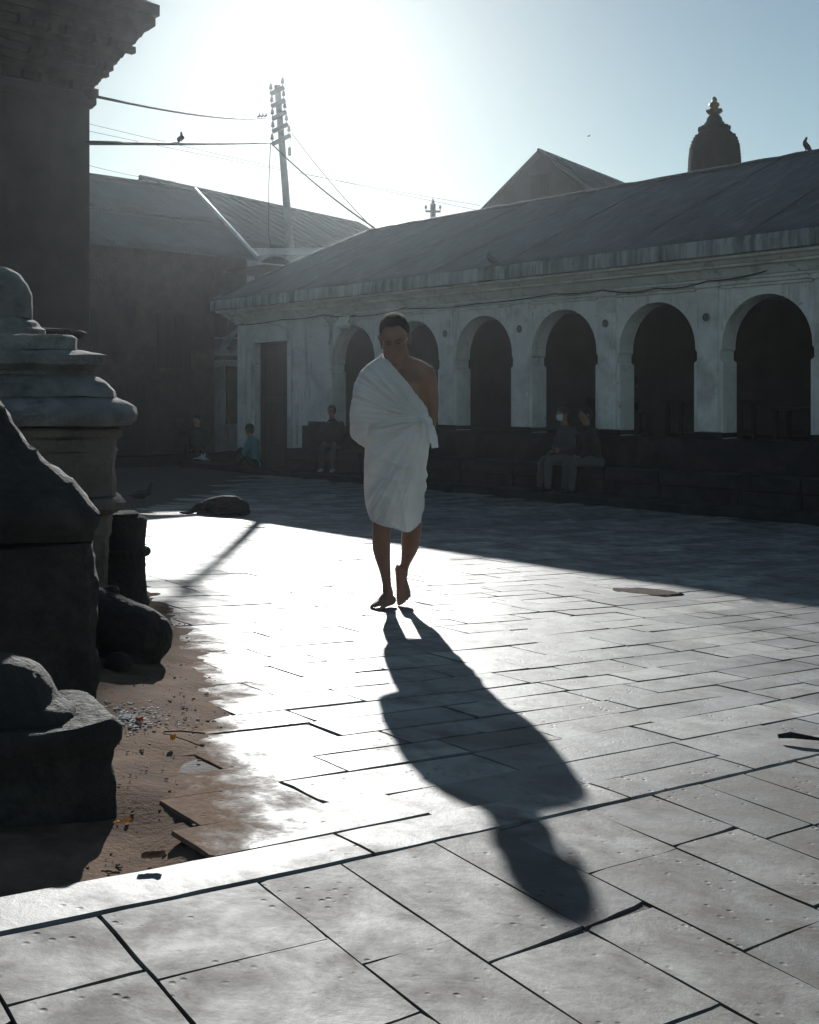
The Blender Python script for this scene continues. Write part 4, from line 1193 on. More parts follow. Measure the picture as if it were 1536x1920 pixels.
# torso and neck
b.limb([(.012, .03, .78, .095, .075), (.012, .03, .88, .098, .075), (.012, .025, .98, .092, .072), (.014, .02, 1.08, .105, .078),
        (.012, .015, 1.18, .160, .105), (.008, .02, 1.28, .165, .112), (.006, .03, 1.345, .150, .090), (.006, .035, 1.39, .105, .070)], 28, 4)
b.limb([(.006, .035, 1.35, .078, .07), (.008, .01, 1.42, .066, .064), (.009, -.008, 1.48, .063, .062), (.009, -.015, 1.54, .060, .06)], 18, 4)
# trapezius and shoulders
for sx in (-1, 1):
    lw = 0.0 if sx > 0 else .022; kx_ = 1.0 if sx > 0 else .84
    b.limb([(.006 + sx * .03, .04, 1.445 - lw, .035), (sx * .09 * kx_, .035, 1.412 - lw, .042), (sx * .15 * kx_ + .006, .03, 1.378 - lw, .050), (sx * .19 * kx_ + .006, .028, 1.345 - lw, .050)], 14, 4)
    b.ball((sx * .085, -.055, 1.27), (.075, .035, .055), 14)
    b.limb([(.012 + sx * .055, .02, .86, .055), (.012 + sx * .065, .01, .72, .055), ], 16, 3)
b.limb([(.150, .03, 1.29, .05, .06), (.158, .045, 1.18, .045, .055), (.165, .06, 1.06, .035, .05)], 14, 4)
# arms folded behind the back
for sx in (-1, 1):
    k1 = 1.0 if sx > 0 else .82
    b.limb([(sx * .185 * k1 + .008, .03, 1.35 - (.0 if sx > 0 else .03), .054), (sx * .205 * k1 + .008, .05, 1.25, .048), (sx * .210 * k1 + .008, .075, 1.15, .044), (sx * .202 + .008, .105, 1.065, .039),
            (sx * .15 + .008, .150, 1.01, .036), (sx * .085 + .008, .172, .985, .028), (sx * .05 + .008, .178, .98, .026)], 16, 4)
# hands: palms one over the other, fingers curled round
for sx, dz, dy in ((-1, .0, .012), (1, -.018, -.012)):
    hx0 = .008 + sx * .055; zz = .975 + dz; yy = .182 + dy
    b.limb([(hx0, yy, zz, .02, .034), (hx0 - sx * .05, yy + .004, zz - .004, .017, .042), (hx0 - sx * .085, yy + .006, zz - .006, .014, .04)], 12, 3, ref=(0, 1, 0))
    for k, (dzf, Lf) in enumerate(((.03, .062), (.011, .072), (-.009, .068), (-.028, .054))):
        fx = hx0 - sx * .088
        b.limb([(fx, yy + .006, zz + dzf - .005, .0092), (fx - sx * Lf * .5, yy + .010, zz + dzf - .008, .0086), (fx - sx * Lf * .85, yy - .002, zz + dzf - .014, .0078), (fx - sx * Lf * .95, yy - .016, zz + dzf - .016, .0072)], 8, 3)
    b.limb([(hx0 - sx * .03, yy + .004, zz + .03, .012), (hx0 - sx * .055, yy + .012, zz + .058, .0105), (hx0 - sx * .08, yy + .014, zz + .066, .0085)], 8, 3)
# standing leg (his right), swinging leg (his left)
b.limb([(-.052, .01, .80, .055, .058), (-.062, -.02, .64, .058, .062), (-.066, -.045, .53, .058, .060), (-.067, -.045, .47, .054, .056), (-.070, -.02, .40, .053, .056),
        (-.069, .0, .34, .051, .055), (-.061, .01, .28, .043, .048), (-.049, .015, .21, .032, .038), (-.040, .018, .14, .0265, .032), (-.034, .018, .085, .030, .036), (-.030, .022, .05, .031, .036)], 18, 4)
b.limb([(.078, .02, .80, .055, .058), (.098, .015, .64, .060, .062), (.108, .03, .53, .058, .060), (.108, .05, .46, .055, .056), (.101, .085, .40, .056, .058),
        (.096, .12, .345, .053, .056), (.084, .155, .29, .041, .046), (.070, .19, .235, .029, .034), (.060, .215, .19, .026, .031), (.053, .23, .15, .029, .034)], 18, 4)
def foot(h, dr, up, L, toes_side):
    """heel point h, direction to the toes dr, sole normal up"""
    h = Vector(h); dr = Vector(dr).normalized(); up = Vector(up); up = (up - dr * up.dot(dr)).normalized(); sd = dr.cross(up)
    def q(a, s, u, rx, ru): v = h + dr * a + sd * s + up * u; return (v.x, v.y, v.z, rx, ru)
    b.limb([q(-.015, 0, .032, .030, .030), q(.04, 0, .038, .032, .036), q(.09, 0, .036, .036, .034), q(.14, -.002 * toes_side, .026, .042, .024), q(.172, 0, .018, .044, .017)], 16, 4, ref=tuple(sd))
    b.limb([q(.02, 0, .075, .028, .03), q(.07, 0, .058, .028, .03), q(.11, 0, .035, .03, .03)], 12, 3, ref=tuple(sd))
    nails = []
    for k in range(5):
        s = toes_side * (.032 - .0165 * k); L0 = (.058, .056, .050, .042, .032)[k]; r = (.0135, .0098, .0092, .0088, .0085)[k]; a0 = (.165, .168, .162, .154, .145)[k]
        b.limb([q(a0 - .02, s * .9, .017, r, r), q(a0 + L0 * .5, s, .016, r * .95, r), q(a0 + L0 * .85, s * 1.04, .011, r, r * .95)], 10, 3, ref=tuple(sd))
        nv = h + dr * (a0 + L0 * .86) + sd * (s * 1.04) + up * (.011 + r * .9); nails.append((nv, r, dr, sd, up))
    return nails
fd = Vector((-.42, -.90, .03))
nl = foot((-.020, .035, .004), fd, (0, 0, 1), .25, -1)
fd2 = Vector((.11, -.58, -.62))
nl2 = foot((.036, .262, .155), fd2, (0, -.62, .58), .25, 1)
# head: skull, face, jaw, nose, brow, ears
HCX, HCY, HCZ = .009, -.055, 1.545
Rh = Matrix.Rotation(rad(16), 3, 'X') @ Matrix.Rotation(rad(-4), 3, 'Y')       # bowed a little
Rh = Matrix.Rotation(rad(-6), 3, 'Z') @ Rh
def hq(x, y, z): return Vector((HCX, HCY, HCZ)) + Rh @ Vector((x, y, z))
def hb(c, r, seg=16): b.ball(hq(*c), r, seg, M=Rh)
hb((0, .018, .052), (.0765, .098, .084), 28)
hb((0, -.022, .03), (.071, .072, .080), 24)
hb((0, -.030, -.045), (.0695, .060, .075), 22)
hb((0, -.052, -.098), (.043, .034, .030), 16)
hb((0, .0, -.075), (.066, .06, .052), 18)
for sx in (-1, 1):
    hb((sx * .040, -.062, -.028), (.028, .024, .026), 14)          # cheekbones
    hb((sx * .030, -.083, .014), (.029, .014, .0095), 12)          # brow ridge
    hb((sx * .0125, -.100, -.043), (.0105, .010, .0085), 10)       # nostril wings
    hb((sx * .055, -.018, -.075), (.018, .036, .034), 12)           # jaw corner
    b.limb([tuple(hq(sx * .078, .012, .022)) + (.007,), tuple(hq(sx * .088, .020, .018)) + (.0075,), tuple(hq(sx * .091, .022, .0)) + (.0065,), tuple(hq(sx * .087, .018, -.020)) + (.006,), tuple(hq(sx * .080, .010, -.036)) + (.0078,), tuple(hq(sx * .074, .006, -.028)) + (.007,)], 8, 4)
    hb((sx * .079, .012, -.006), (.007, .014, .024), 10)
q_ = [(0, -.088, .014, .009), (0, -.097, -.010, .0095), (0, -.110, -.034, .0125), (0, -.104, -.046, .010)]
b.limb([tuple(hq(*p[:3])) + (p[3],) for p in q_], 10, 4)
hb((0, -.086, -.068), (.026, .014, .009), 14); hb((0, -.085, -.081), (.024, .014, .0085), 14)
b = mo(b)
me = remeshed(b, .0052, abs_loc(MAN), 3, .5, 'body')
body = link('body', me, MATS['skin_brown'], MAN, True)
# small facial pieces
def hp(name, c, r, mat, seg=10):
    m = MB(); m.ball(hq(*c), r, seg, M=Rh); return mo(m).build(name, MATS[mat], MAN, smooth_=True)
for sx in (-1, 1):
    hp('eye', (sx * .030, -.0795, -.006), (.0125, .008, .0045), 'eye_wet')
    m = MB(); m.limb([tuple(hq(sx * .012, -.0965, .013)) + (.0035, .003), tuple(hq(sx * .030, -.097, .019)) + (.0042, .0032), tuple(hq(sx * .052, -.083, .013)) + (.0025, .002)], 8, 4); mo(m).build('eyebrow', MATS['brow_black'], MAN, smooth_=True)
    m = MB(); m.ball(hq(sx * .083, .006, -.045), (.0052, .0052, .0052), 10); mo(m).build('earring', MATS['gilt'], MAN, smooth_=True)
m = MB(); m.limb([tuple(hq(-.024, -.0935, -.0745)) + (.0018,), tuple(hq(0, -.100, -.0740)) + (.0022,), tuple(hq(.024, -.0935, -.0745)) + (.0018,)], 8, 4); mo(m).build('mouth', MATS['lip_brown'], MAN, smooth_=True)
for nv, r, dr, sd, up in nl + nl2:
    m = MB(); M3 = Matrix((dr, sd, up)).transposed(); m.ball(nv, (r * .62, r * .6, r * .16), 8, M=M3); mo(m).build('toenail', MATS['nail'], MAN, smooth_=True)
# cropped hair: a close cap and thousands of short hairs
def skull(th, ph, ex=0.0):
    r = (.0785 + ex, .100 + ex, .086 + ex)
    return Vector((r[0] * math.cos(ph) * math.cos(th), .018 + r[1] * math.cos(ph) * math.sin(th), .052 + r[2] * math.sin(ph)))
def hairline(th):
    f = -math.sin(th)                       # 1 at the forehead, -1 at the nape
    side = abs(math.cos(th))
    v = interp([(-1, -.75), (-.5, -.70), (-.1, -.42), (.2, -.22), (.5, .04), (.75, .42), (.88, .56), (1, .47)], f)
    return v
cap = MB(); rs = []
nseg = 56
for k in range(15):
    ring = []
    for j in range(nseg):
        th = 2 * math.pi * j / nseg; h0 = hairline(th)
        ph = h0 + (math.pi / 2 - .02 - h0) * k / 14
        q = skull(th, ph, (.0035 if k else -.002) + .0015 * nz(th * 5, ph * 9, 2)); ring.append(hq(*q))
    rs.append(ring)
cap.rings(rs, cap=False); mo(cap).build('hair', MATS['hair_grey'], MAN, smooth_=True)
hm = MB(); hc = MB()
for k in range(9000):
    th = rnd.uniform(0, 2 * math.pi); h0 = hairline(th); sp = rnd.uniform(math.sin(h0 - .05), 1); ph = math.asin(max(-1, min(1, sp)))
    q = skull(th, ph, .002); nrm = Vector((math.cos(ph) * math.cos(th), math.cos(ph) * math.sin(th), math.sin(ph) + .25)).normalized()
    crown = ph > .75 and (math.sin(th) > -.25 or ph > 1.2) and rnd.random() < .85
    L = (.008 + (.012 if crown else .004) * max(0, math.sin(ph))) * rnd.uniform(.6, 1.25)
    dv = (nrm + Vector((rnd.gauss(0, .3), rnd.gauss(-.15, .3), rnd.gauss(0, .2)))).normalized()
    t1 = dv.orthogonal().normalized() * .0007; t2 = dv.cross(t1).normalized() * .0007
    tip = q + dv * L
    (hc if crown else hm).add([hq(*(q + t1)), hq(*(q - t1 * .5 + t2)), hq(*(q - t1 * .5 - t2)), hq(*tip)], [(0, 1, 3), (1, 2, 3), (2, 0, 3)])
mo(hc).build('rim_lit_hair_strands', MATS['hair_fibre'], MAN, fixn=False)['kind'] = 'stuff'  # pale crown strands: the sun's rim light put into the hair colour
mo(hm).build('hair_strands', MATS['hair_grey'], MAN, fixn=False)['kind'] = 'stuff'

# ---- the wrapped cloth
KX, KZ = lx(800), lz(786)                    # the knot at his left hip gathers the folds
def ridge(t): return (1 - abs(math.sin(t))) ** 1.6
def fan(x, z, seed, lo=.0):
    """folds radiating from the knot"""
    dx, dz = x - KX, z - KZ; r = math.hypot(dx, dz) + 1e-6; a = math.atan2(dz, dx)
    v = .9 * (.35 - abs(nz(a * 4.5, r * 1.6, seed))) + .7 * (.3 - abs(nz(a * 10, r * 2.2, seed + 5))) + .35 * (.3 - abs(nz(a * 21, r * 3.5, seed + 9)))
    v += .45 * ridge(a * 9 + 1.6 * nz(a * 2, r * 3, seed + 2)) - .2
    return v * smooth(.0, .06, r) * (.35 + .65 * smooth(.0, .25, r))
def superell(t, rx, ry, p=2.4):
    c, s = math.cos(t), math.sin(t)
    return rx * math.copysign(abs(c) ** (2 / p), c), ry * math.copysign(abs(s) ** (2 / p), s)
def sheet(rows, name, closed, mat='white_cotton'):
    m = MB(); m.rings(rows, cap=False, closed=closed); mo(m)
    return m.build(name, MATS[mat], MAN, smooth_=True, fixn=False)
XL = [(780, 691), (800, 687), (830, 685), (860, 683), (900, 682), (930, 683), (950, 686), (965, 691), (978, 697), (995, 700)]
XR = [(780, 803), (800, 805), (830, 806), (860, 803), (878, 800), (890, 802), (902, 799), (914, 800), (930, 796), (950, 796), (965, 792), (985, 788), (995, 787)]
RY = [(780, .128), (820, .148), (870, .152), (920, .150), (960, .140), (995, .132)]
HEM = [(-.14, 972), (-.11, 977), (-.05, 983), (.0, 986), (.06, 990), (.10, 990), (.135, 984), (.16, 978)]
rows = []; NU, NV = 200, 130
for j in range(NV + 1):
    v = j / NV; ring = []
    for i in range(NU):
        t = 2 * math.pi * i / NU
        x0 = .012 + .16 * math.cos(t)
        py = 782 + v * (interp(HEM, x0) - 782 + (5 * math.sin(t) if math.sin(t) > 0 else 0))
        a, c = lx(interp(XL, py)), lx(interp(XR, py)); cx_ = (a + c) / 2; rx = (c - a) / 2; z = lz(py)
        x, y = superell(t, rx, interp(RY, py), 2.25)
        frontness = smooth(.2, -.9, math.sin(t)); yb = .018 - .012 * smooth(.0, .3, v) * frontness
        d_ = .042 * fan(x + cx_, z, 1.0) * frontness
        # sagging swags from hip to hip, side wrinkles, one long crease
        d_ += .012 * ridge(z * 26 + x * 9 + 2.5 * nz(x * 4, z * 5, 3)) * frontness * smooth(.15, .4, v)
        d_ += .009 * nz(x * 7 + z * 5, z * 9, 8) + .005 * nz(x * 22, z * 30, 4) + .0014 * nz(x * 70, z * 95, 6)
        side = smooth(.55, .95, math.cos(t)); d_ += side * .009 * (math.sin(py / 3.9 + 2 * nz(py * .05, 1)) * smooth(868, 885, py) * smooth(945, 920, py))
        crease = x + cx_ - (.03 + .10 * (v - .55)); d_ += .008 * math.exp(-(crease / .012) ** 2) * frontness * smooth(.5, .65, v)
        tw = .010 * math.sin(3 * t + 1.2 * v * 3) * smooth(.6, 1, v)
        k2 = 1 + (d_ + tw) / max(rx, .05)
        ring.append((cx_ + x * (1 + d_ / rx * .25), yb + y * k2 - d_ * .4 * frontness, z + .006 * nz(x * 8, y * 8, 2) * v))
    rows.append(ring)
sheet(rows, 'waist_cloth', True)
# hem edge: rolled selvedge
m = MB(); hem = [Vector(q) for q in rows[-1]]; m.tube(hem + [hem[0]], .0022, 6); mo(m).build('hem', MATS['white_cotton'], MAN, smooth_=True)
# shawl over the right shoulder and arm
SXL = [(662, 716), (668, 711), (676, 699), (685, 686), (700, 674), (720, 665), (745, 660), (770, 657), (800, 655), (812, 657), (822, 663), (832, 673), (840, 684)]
SXR = [(662, 742), (668, 752), (680, 778), (700, 793), (740, 801), (770, 805), (790, 806), (840, 806)]
SXE = [(662, 721), (672, 726), (685, 735), (700, 747), (720, 764), (740, 780), (757, 793), (768, 801), (784, 804.5), (787, 800), (791, 708), (795, 696), (812, 692), (840, 689)]
SRY = [(662, .040), (668, .060), (680, .098), (700, .128), (730, .146), (770, .148), (790, .146), (815, .125), (840, .09)]
rows = []; NU, NV = 170, 150
pys = [662 + 128 * (j / 110) for j in range(111)] + [791 + 49 * (j / 44) for j in range(45)]
for py in pys:
    ring = []; a, c = lx(interp(SXL, py)), lx(interp(SXR, py)); cx_ = (a + c) / 2; rx = (c - a) / 2; ry = interp(SRY, py); z = lz(py); xe = lx(interp(SXE, py))
    u0 = max(-.999, min(.999, (xe - cx_) / rx)); p_ = 2.3
    # front start angle on the superellipse (front is negative y)
    tf = -math.acos(math.copysign(abs(u0) ** (p_ / 2), u0)); tb = -2 * math.pi - tf + .0
    for i in range(NU + 1):
        t = tf + (tb - tf) * i / NU
        x, y = superell(t, rx, ry, p_)
        frontness = smooth(.25, -.8, math.sin(t)); xx, yy = x + cx_, y + .022
        d_ = .040 * fan(xx, z, 11.0) * frontness * smooth(662, 690, py)
        ang = math.atan2(z - KZ, xx - KX); dist = math.hypot(z - KZ, xx - KX)
        for a0, amp, wd in ((2.42, .011, .030), (2.60, .013, .032), (2.78, .010, .03), (2.94, .009, .028), (3.08, .007, .03), (2.30, .008, .02)):
            aa = a0 + .10 * math.sin(dist * 7 + a0 * 3); d_ += 1.7 * amp * math.exp(-((ang - aa) / wd) ** 2) * frontness * smooth(.02, .12, dist) * smooth(.50, .25, dist)
        d_ += .006 * nz(xx * 6, z * 7, 5) + .0025 * nz(xx * 24 + 3, z * 24, 4) + .0012 * nz(xx * 80, z * 80, 6)
        left = smooth(-.3, -1, math.cos(t)); d_ += left * .007 * math.sin(z * 34 + 3 * nz(z * 6, 2)) * smooth(720, 780, py)
        low = smooth(788, 800, py); d_ += low * .010 * math.sin(t * 5 + z * 12)
        nx_, ny_ = x / max(rx, .02), y / max(ry, .02); ln = math.hypot(nx_, ny_) + 1e-6
        ring.append((xx + nx_ / ln * d_ * .6, yy + ny_ / ln * d_, z))
    rows.append(ring)
sheet(rows, 'shawl', False)
m = MB(); ed = [Vector(r[0]) for r in rows[:112]]; m.tube(ed, .0028, 6); mo(m).build('shawl_edge', MATS['white_cotton'], MAN, smooth_=True)
m = MB(); ed = [Vector(q) for q in rows[-1]]; m.tube(ed, .0022, 6); mo(m).build('shawl_edge', MATS['white_cotton'], MAN, smooth_=True)
# belt twist, knot and hanging end
for kk_, (dz, r0) in enumerate(((0, .0135), (.018, .010), (-.014, .010))):
    pts = []
    for i in range(61):
        t = 2 * math.pi * i / 60; x, y = superell(t, .178, .146, 2.25); fr_ = smooth(.4, -.6, math.sin(t))
        z = lz(792) + dz * (1 - .5 * smooth(.1, .17, x)) + .028 * smooth(-.12, .10, x) * fr_ - .012 * fr_ * smooth(.0, -.16, x) + .004 * nz(t * 4, kk_)
        pts.append((x + .0125, y + .018, z))
    m = MB(); m.tube(pts, [r0 * (1 + .25 * nz(i * .5, kk_)) for i in range(61)], 10); mo(m).build('belt_roll', MATS['white_cotton'], MAN, smooth_=True)
m = MB()
kx, ky, kz = lx(799), -.095, lz(787)
m.limb([(kx - .03, ky - .01, kz + .012, .014, .02), (kx, ky - .022, kz + .004, .022, .026), (kx + .02, ky - .004, kz - .012, .018, .022)], 12, 4)
m.limb([(kx - .008, ky - .018, kz + .03, .012), (kx + .002, ky - .034, kz + .0, .014), (kx + .01, ky - .018, kz - .026, .012)], 10, 4)
mo(m); me = remeshed(m, .005, abs_loc(MAN), 1); roughen(me, .004, 60, 3); link('knot', me, MATS['white_cotton'], MAN, True)
def strip(pts, name):
    rws = []
    for (x, y, z, w, yw) in pts: rws.append([(x + w * s, y + yw * s * s + .010 * math.sin(s * 4 + z * 30), z + .003 * s) for s in np.linspace(-1, 1, 17)])
    dense = []
    for k in range(len(rws) - 1):
        for t in np.linspace(0, 1, 8, endpoint=False): dense.append([tuple(np.array(a) * (1 - t) + np.array(c) * t) for a, c in zip(rws[k], rws[k + 1])])
    dense.append(rws[-1]); return sheet(dense, name, False)
strip([(kx + .01, ky - .02, kz - .005, .010, .0), (lx(808), ky - .03, lz(800), .018, -.01), (lx(812), ky - .03, lz(818), .022, -.012), (lx(815), ky - .028, lz(838), .019, -.012)], 'knot_tail')
strip([(kx + .008, ky - .005, kz - .01, .012, .0), (lx(804), ky + .0, lz(806), .020, .0), (lx(806), ky + .01, lz(830), .022, .01)], 'knot_tail')
strip([(kx - .01, ky - .018, kz - .01, .010, .0), (lx(796), ky - .042, lz(803), .016, -.012), (lx(793), ky - .05, lz(822), .010, -.006)], 'knot_tail')
# ================================================================ people sitting along the arcade
def plain(name, col, rough=.85):
    return simple(name, tuple(c * .8 for c in col), col, 14, rough, .3, 60, .006)
plain('teal_shirt', (.06, .24, .26)); plain('black_cloth', (.018, .018, .02)); plain('grey_trousers', (.09, .088, .085)); plain('charcoal_coat', (.05, .05, .055))
plain('dark_red_cloth', (.05, .02, .02)); plain('mask_white', (.62, .68, .7)); plain('shoe_pale', (.35, .35, .34)); plain('hair_black', (.012, .011, .011), .5)
plain('dark_green_cloth', (.03, .045, .04))
def seated(loc, ang, label, top, legs, lean=0.0, drop=.42, knee=.42, mask=False, shoes='black_cloth', foot_f=.46, group=None, arms='lap', knees_up=0.0):
    """a sitting figure; local x right, -y forward, z=0 at the seat; feet at -drop"""
    R3 = Matrix.Rotation(ang, 3, 'Z'); loc = Vector(loc)
    root = thing('person', tuple(loc), label, 'person', group)
    def fin(m): m.v = [tuple(R3 @ Vector(q) + loc) for q in m.v]; return m
    L = lean
    sk = MB()      # skin body: head, neck, hands, core
    hy = -.02 - .32 * L
    sk.ball((0, hy - .02, .80), (.078, .098, .112), 18); sk.ball((0, hy - .05, .735), (.055, .06, .06), 14)
    sk.limb([(0, hy - .075, .80, .012), (0, hy - .128, .775, .014), (0, hy - .11, .765, .01)], 8, 3)
    for sx in (-1, 1): sk.ball((sx * .08, hy - .01, .79), (.014, .025, .034), 8)
    sk.limb([(0, -.2 * L, .50, .07), (0, hy + .005, .64, .056), (0, hy - .01, .72, .054)], 14, 3)
    sk.limb([(0, .0, .08, .13, .10), (0, -.08 * L, .25, .12, .095), (0, -.22 * L, .45, .15, .09)], 16, 3)
    ay = -.22 * L
    hands = {'lap': ((-.10, -.30, .13), (.10, -.32, .13)), 'chin': ((-.10, -.30, .13), (.04, hy - .13, .66)), 'cross': ((.08, -.26, .24), (-.08, -.27, .20))}[arms]
    sl = MB()
    for sx, hnd in zip((-1, 1), hands):
        elb = Vector((sx * .25, ay - .06, .28)) if arms != 'chin' or sx < 0 else Vector((.19, -.28, .36))
        sh = (sx * .185, ay + .01, .53)
        sk.limb([sh + (.04,), tuple(elb) + (.036,), tuple(elb.lerp(Vector(hnd), .85)) + (.026,), tuple(hnd) + (.028,)], 10, 3)
        hv = Vector(hnd); dv = (hv - elb).normalized(); side = dv.cross(Vector((0, 0, 1)))
        side = side.normalized() if side.length > .1 else Vector((1, 0, 0))
        for k in range(4):
            o_ = side * (.018 * (k - 1.5)); sk.limb([tuple(hv + o_) + (.009,), tuple(hv + o_ + dv * .05 - Vector((0, 0, .012))) + (.0085,), tuple(hv + o_ + dv * .07 - Vector((0, 0, .035))) + (.008,)], 6, 2)
        sk.limb([tuple(hv + side * .03 * sx) + (.01,), tuple(hv + side * .045 * sx + dv * .03) + (.009,)], 6, 2)
        sl.limb([sh + (.062,), tuple(Vector(sh).lerp(elb, .5)) + (.054,), tuple(elb) + (.050,), tuple(elb.lerp(Vector(hnd), .8)) + (.038,)], 12, 3)
    sl.limb([(0, .0, .02, .165, .125), (0, -.02 - .05 * L, .15, .16, .13), (0, -.14 * L, .33, .165, .12), (0, -.22 * L, .48, .18, .105), (0, -.25 * L, .565, .12, .08), (0, hy + .01, .60, .07, .068)], 18, 3)
    tr = MB(); shn = []
    for sx in (-1, 1):
        kn = Vector((sx * .11, -knee, .05 + knees_up)); ft = Vector((sx * .12, -foot_f, -drop + .075))
        tr.limb([(sx * .08, .02, .06, .105), (sx * .10, -knee * .5, .07 + knees_up * .5, .088), tuple(kn) + (.068,), tuple(kn.lerp(ft, .5)) + (.062,), tuple(ft) + (.052,)], 12, 4)
        sk.limb([(sx * .08, .02, .06, .08), tuple(kn) + (.05,), tuple(kn.lerp(ft, .4)) + (.045,), tuple(ft) + (.034,)], 10, 3)
        sk.limb([tuple(ft + Vector((0, .02, -.03))) + (.034,), tuple(ft + Vector((0, -.10, -.045))) + (.026,)], 10, 3)
        s2 = MB(); s2.limb([tuple(ft + Vector((0, .05, -.035))) + (.04, .036), tuple(ft + Vector((0, -.05, -.036))) + (.044, .034), tuple(ft + Vector((0, -.16, -.046))) + (.04, .026)], 12, 3); shn.append(s2)
    me = remeshed(fin(sk), .011, abs_loc(root), 2); link('body', me, MATS['skin_brown'], root, True)
    me = remeshed(fin(sl), .014, abs_loc(root), 2); roughen(me, .012, 9, loc.x, .005); link('shirt', me, MATS[top], root, True)
    me = remeshed(fin(tr), .014, abs_loc(root), 2); roughen(me, .010, 10, loc.y, .004); link('trousers', me, MATS[legs], root, True)
    for s2 in shn: fin(s2).build('shoe', MATS[shoes], root, smooth_=True)
    hm_ = MB(); rs = []
    for k in range(9):
        ring = []
        for j in range(28):
            th = 2 * math.pi * j / 28; f = -math.sin(th); h0 = interp([(-1, -.9), (0, -.5), (.5, .05), (1, .42)], f); ph = h0 + (1.55 - h0) * k / 8
            ring.append((.087 * math.cos(ph) * math.cos(th), hy - .012 + .108 * math.cos(ph) * math.sin(th), .805 + .12 * math.sin(ph)))
        rs.append(ring)
    hm_.rings(rs, cap=False); fin(hm_).build('hair', MATS['hair_black'], root, smooth_=True)
    if mask:
        mm = MB(); rs = []
        for k in range(5):
            z = .70 + .095 * k / 4; rs.append([((.074 - .012 * (1 - k / 4)) * math.sin(a), hy - .035 - (.095 + .012 * math.sin(math.pi * k / 4)) * math.cos(a) * (.9 + .1 * k / 4), z) for a in np.linspace(-1.25, 1.25, 13)])
        mm.rings(rs, cap=False, closed=False); fin(mm).build('face_mask', MATS['mask_white'], root, smooth_=True, fixn=False)
    return root
def fa(v): # angle so that local -y points along v
    return math.atan2(v.y, v.x) + math.pi / 2
left_v = Vector((-.9, -.35, 0))
seated(A3(-8.25, .72, -.262), fa(N * .5 - D), 'person in a teal shirt crouched on the step beside the dark door', 'teal_shirt', 'black_cloth', lean=.35, drop=.0, knee=.3, foot_f=.42, knees_up=.30, arms='cross')
seated(A3(-6.12, .30, .15), fa(N + D * .8), 'dark-clad person with pale shoes sitting on the stone bench below the first arch', 'black_cloth', 'charcoal_coat', lean=.15, drop=.41, knee=.40, shoes='shoe_pale')
seated(A3(.02, .33, .15), fa(N + D * -.35), 'woman in a white face mask and grey trousers sitting on the arcade bench', 'charcoal_coat', 'grey_trousers', lean=.2, mask=True, arms='cross')
seated(A3(.52, .30, .15), fa(N - D * .45), 'person in dark coat beside the masked woman, leaning towards her', 'black_cloth', 'grey_trousers', lean=.4, arms='lap', shoes='black_cloth')
seated(A3(.05, -1.2, .98), fa(N - D * .3), 'shadowy figure sitting inside the arcade behind the masked woman', 'black_cloth', 'black_cloth', lean=.1, drop=.42)
pp = F(-1.25, .3, -.12)
seated((pp.x, pp.y, -.12), fa(Vector((-.2, -1, 0))), 'figure in dark green clothes sitting against the dark brick house', 'dark_green_cloth', 'black_cloth', lean=.2, drop=.26, knee=.36, foot_f=.42, knees_up=.12, arms='lap')

# ================================================================ animals
dc = Vector((-2.33, 13.2, 0)); dz = gz(dc.x, dc.y)
DG = thing('dog', (dc.x, dc.y, dz), 'black dog asleep curled on the slabs at the shadow edge', 'dog')
m = MB()
def dl(pts, seg=14, sub=4, ref=(0, 0, 1)): m.limb([(dc.x + p[0], dc.y + p[1], dz + p[2]) + tuple(p[3:]) for p in pts], seg, sub, ref)
dl([(.28, .0, .10, .085, .09), (.20, .06, .115, .105, .11), (.05, .09, .115, .105, .11), (-.09, .06, .10, .09, .10), (-.16, .0, .085, .07, .08)])     # trunk
dl([(.27, .0, .10, .095), (.33, -.06, .085, .08), (.25, -.12, .06, .055), (.12, -.13, .04, .035), (.02, -.12, .03, .024), (-.05, -.11, .025, .02)])   # haunch and hind leg
dl([(.20, -.06, .08, .06), (.05, -.10, .05, .04), (-.10, -.12, .03, .022), (-.2, -.13, .022, .02)])
dl([(-.14, .0, .09, .06), (-.20, -.04, .10, .05), (-.27, -.10, .065, .028), (-.33, -.14, .03, .020), (-.37, -.15, .022, .022)])                      # fore leg
dl([(-.12, .06, .08, .05), (-.24, .02, .05, .03), (-.36, -.04, .025, .02), (-.42, -.06, .02, .022)])
dl([(-.14, .03, .10, .065), (-.05, -.05, .10, .055), (.02, -.11, .075, .052), (.06, -.15, .055, .042), (.05, -.20, .04, .028), (.03, -.23, .035, .022)])  # neck and head tucked back
for ex_, ey_ in ((.065, -.10), (.10, -.145)): dl([(ex_, ey_, .10, .02), (ex_ + .03, ey_ - .02, .085, .016), (ex_ + .045, ey_ - .03, .06, .008)], 8, 3)
dl([(.34, .0, .09, .03), (.40, -.06, .04, .022), (.38, -.14, .022, .018), (.30, -.19, .018, .012)], 10, 4)                                             # tail
me = remeshed(m, .009, abs_loc(DG), 2); roughen(me, .004, 30, 2); link('body', me, MATS['dog_fur'], DG, True)
m = MB(); m.ball((dc.x + .028, dc.y - .243, dz + .038), (.012, .01, .009), 8); m.build('nose', MATS['black_cloth'], DG, smooth_=True)

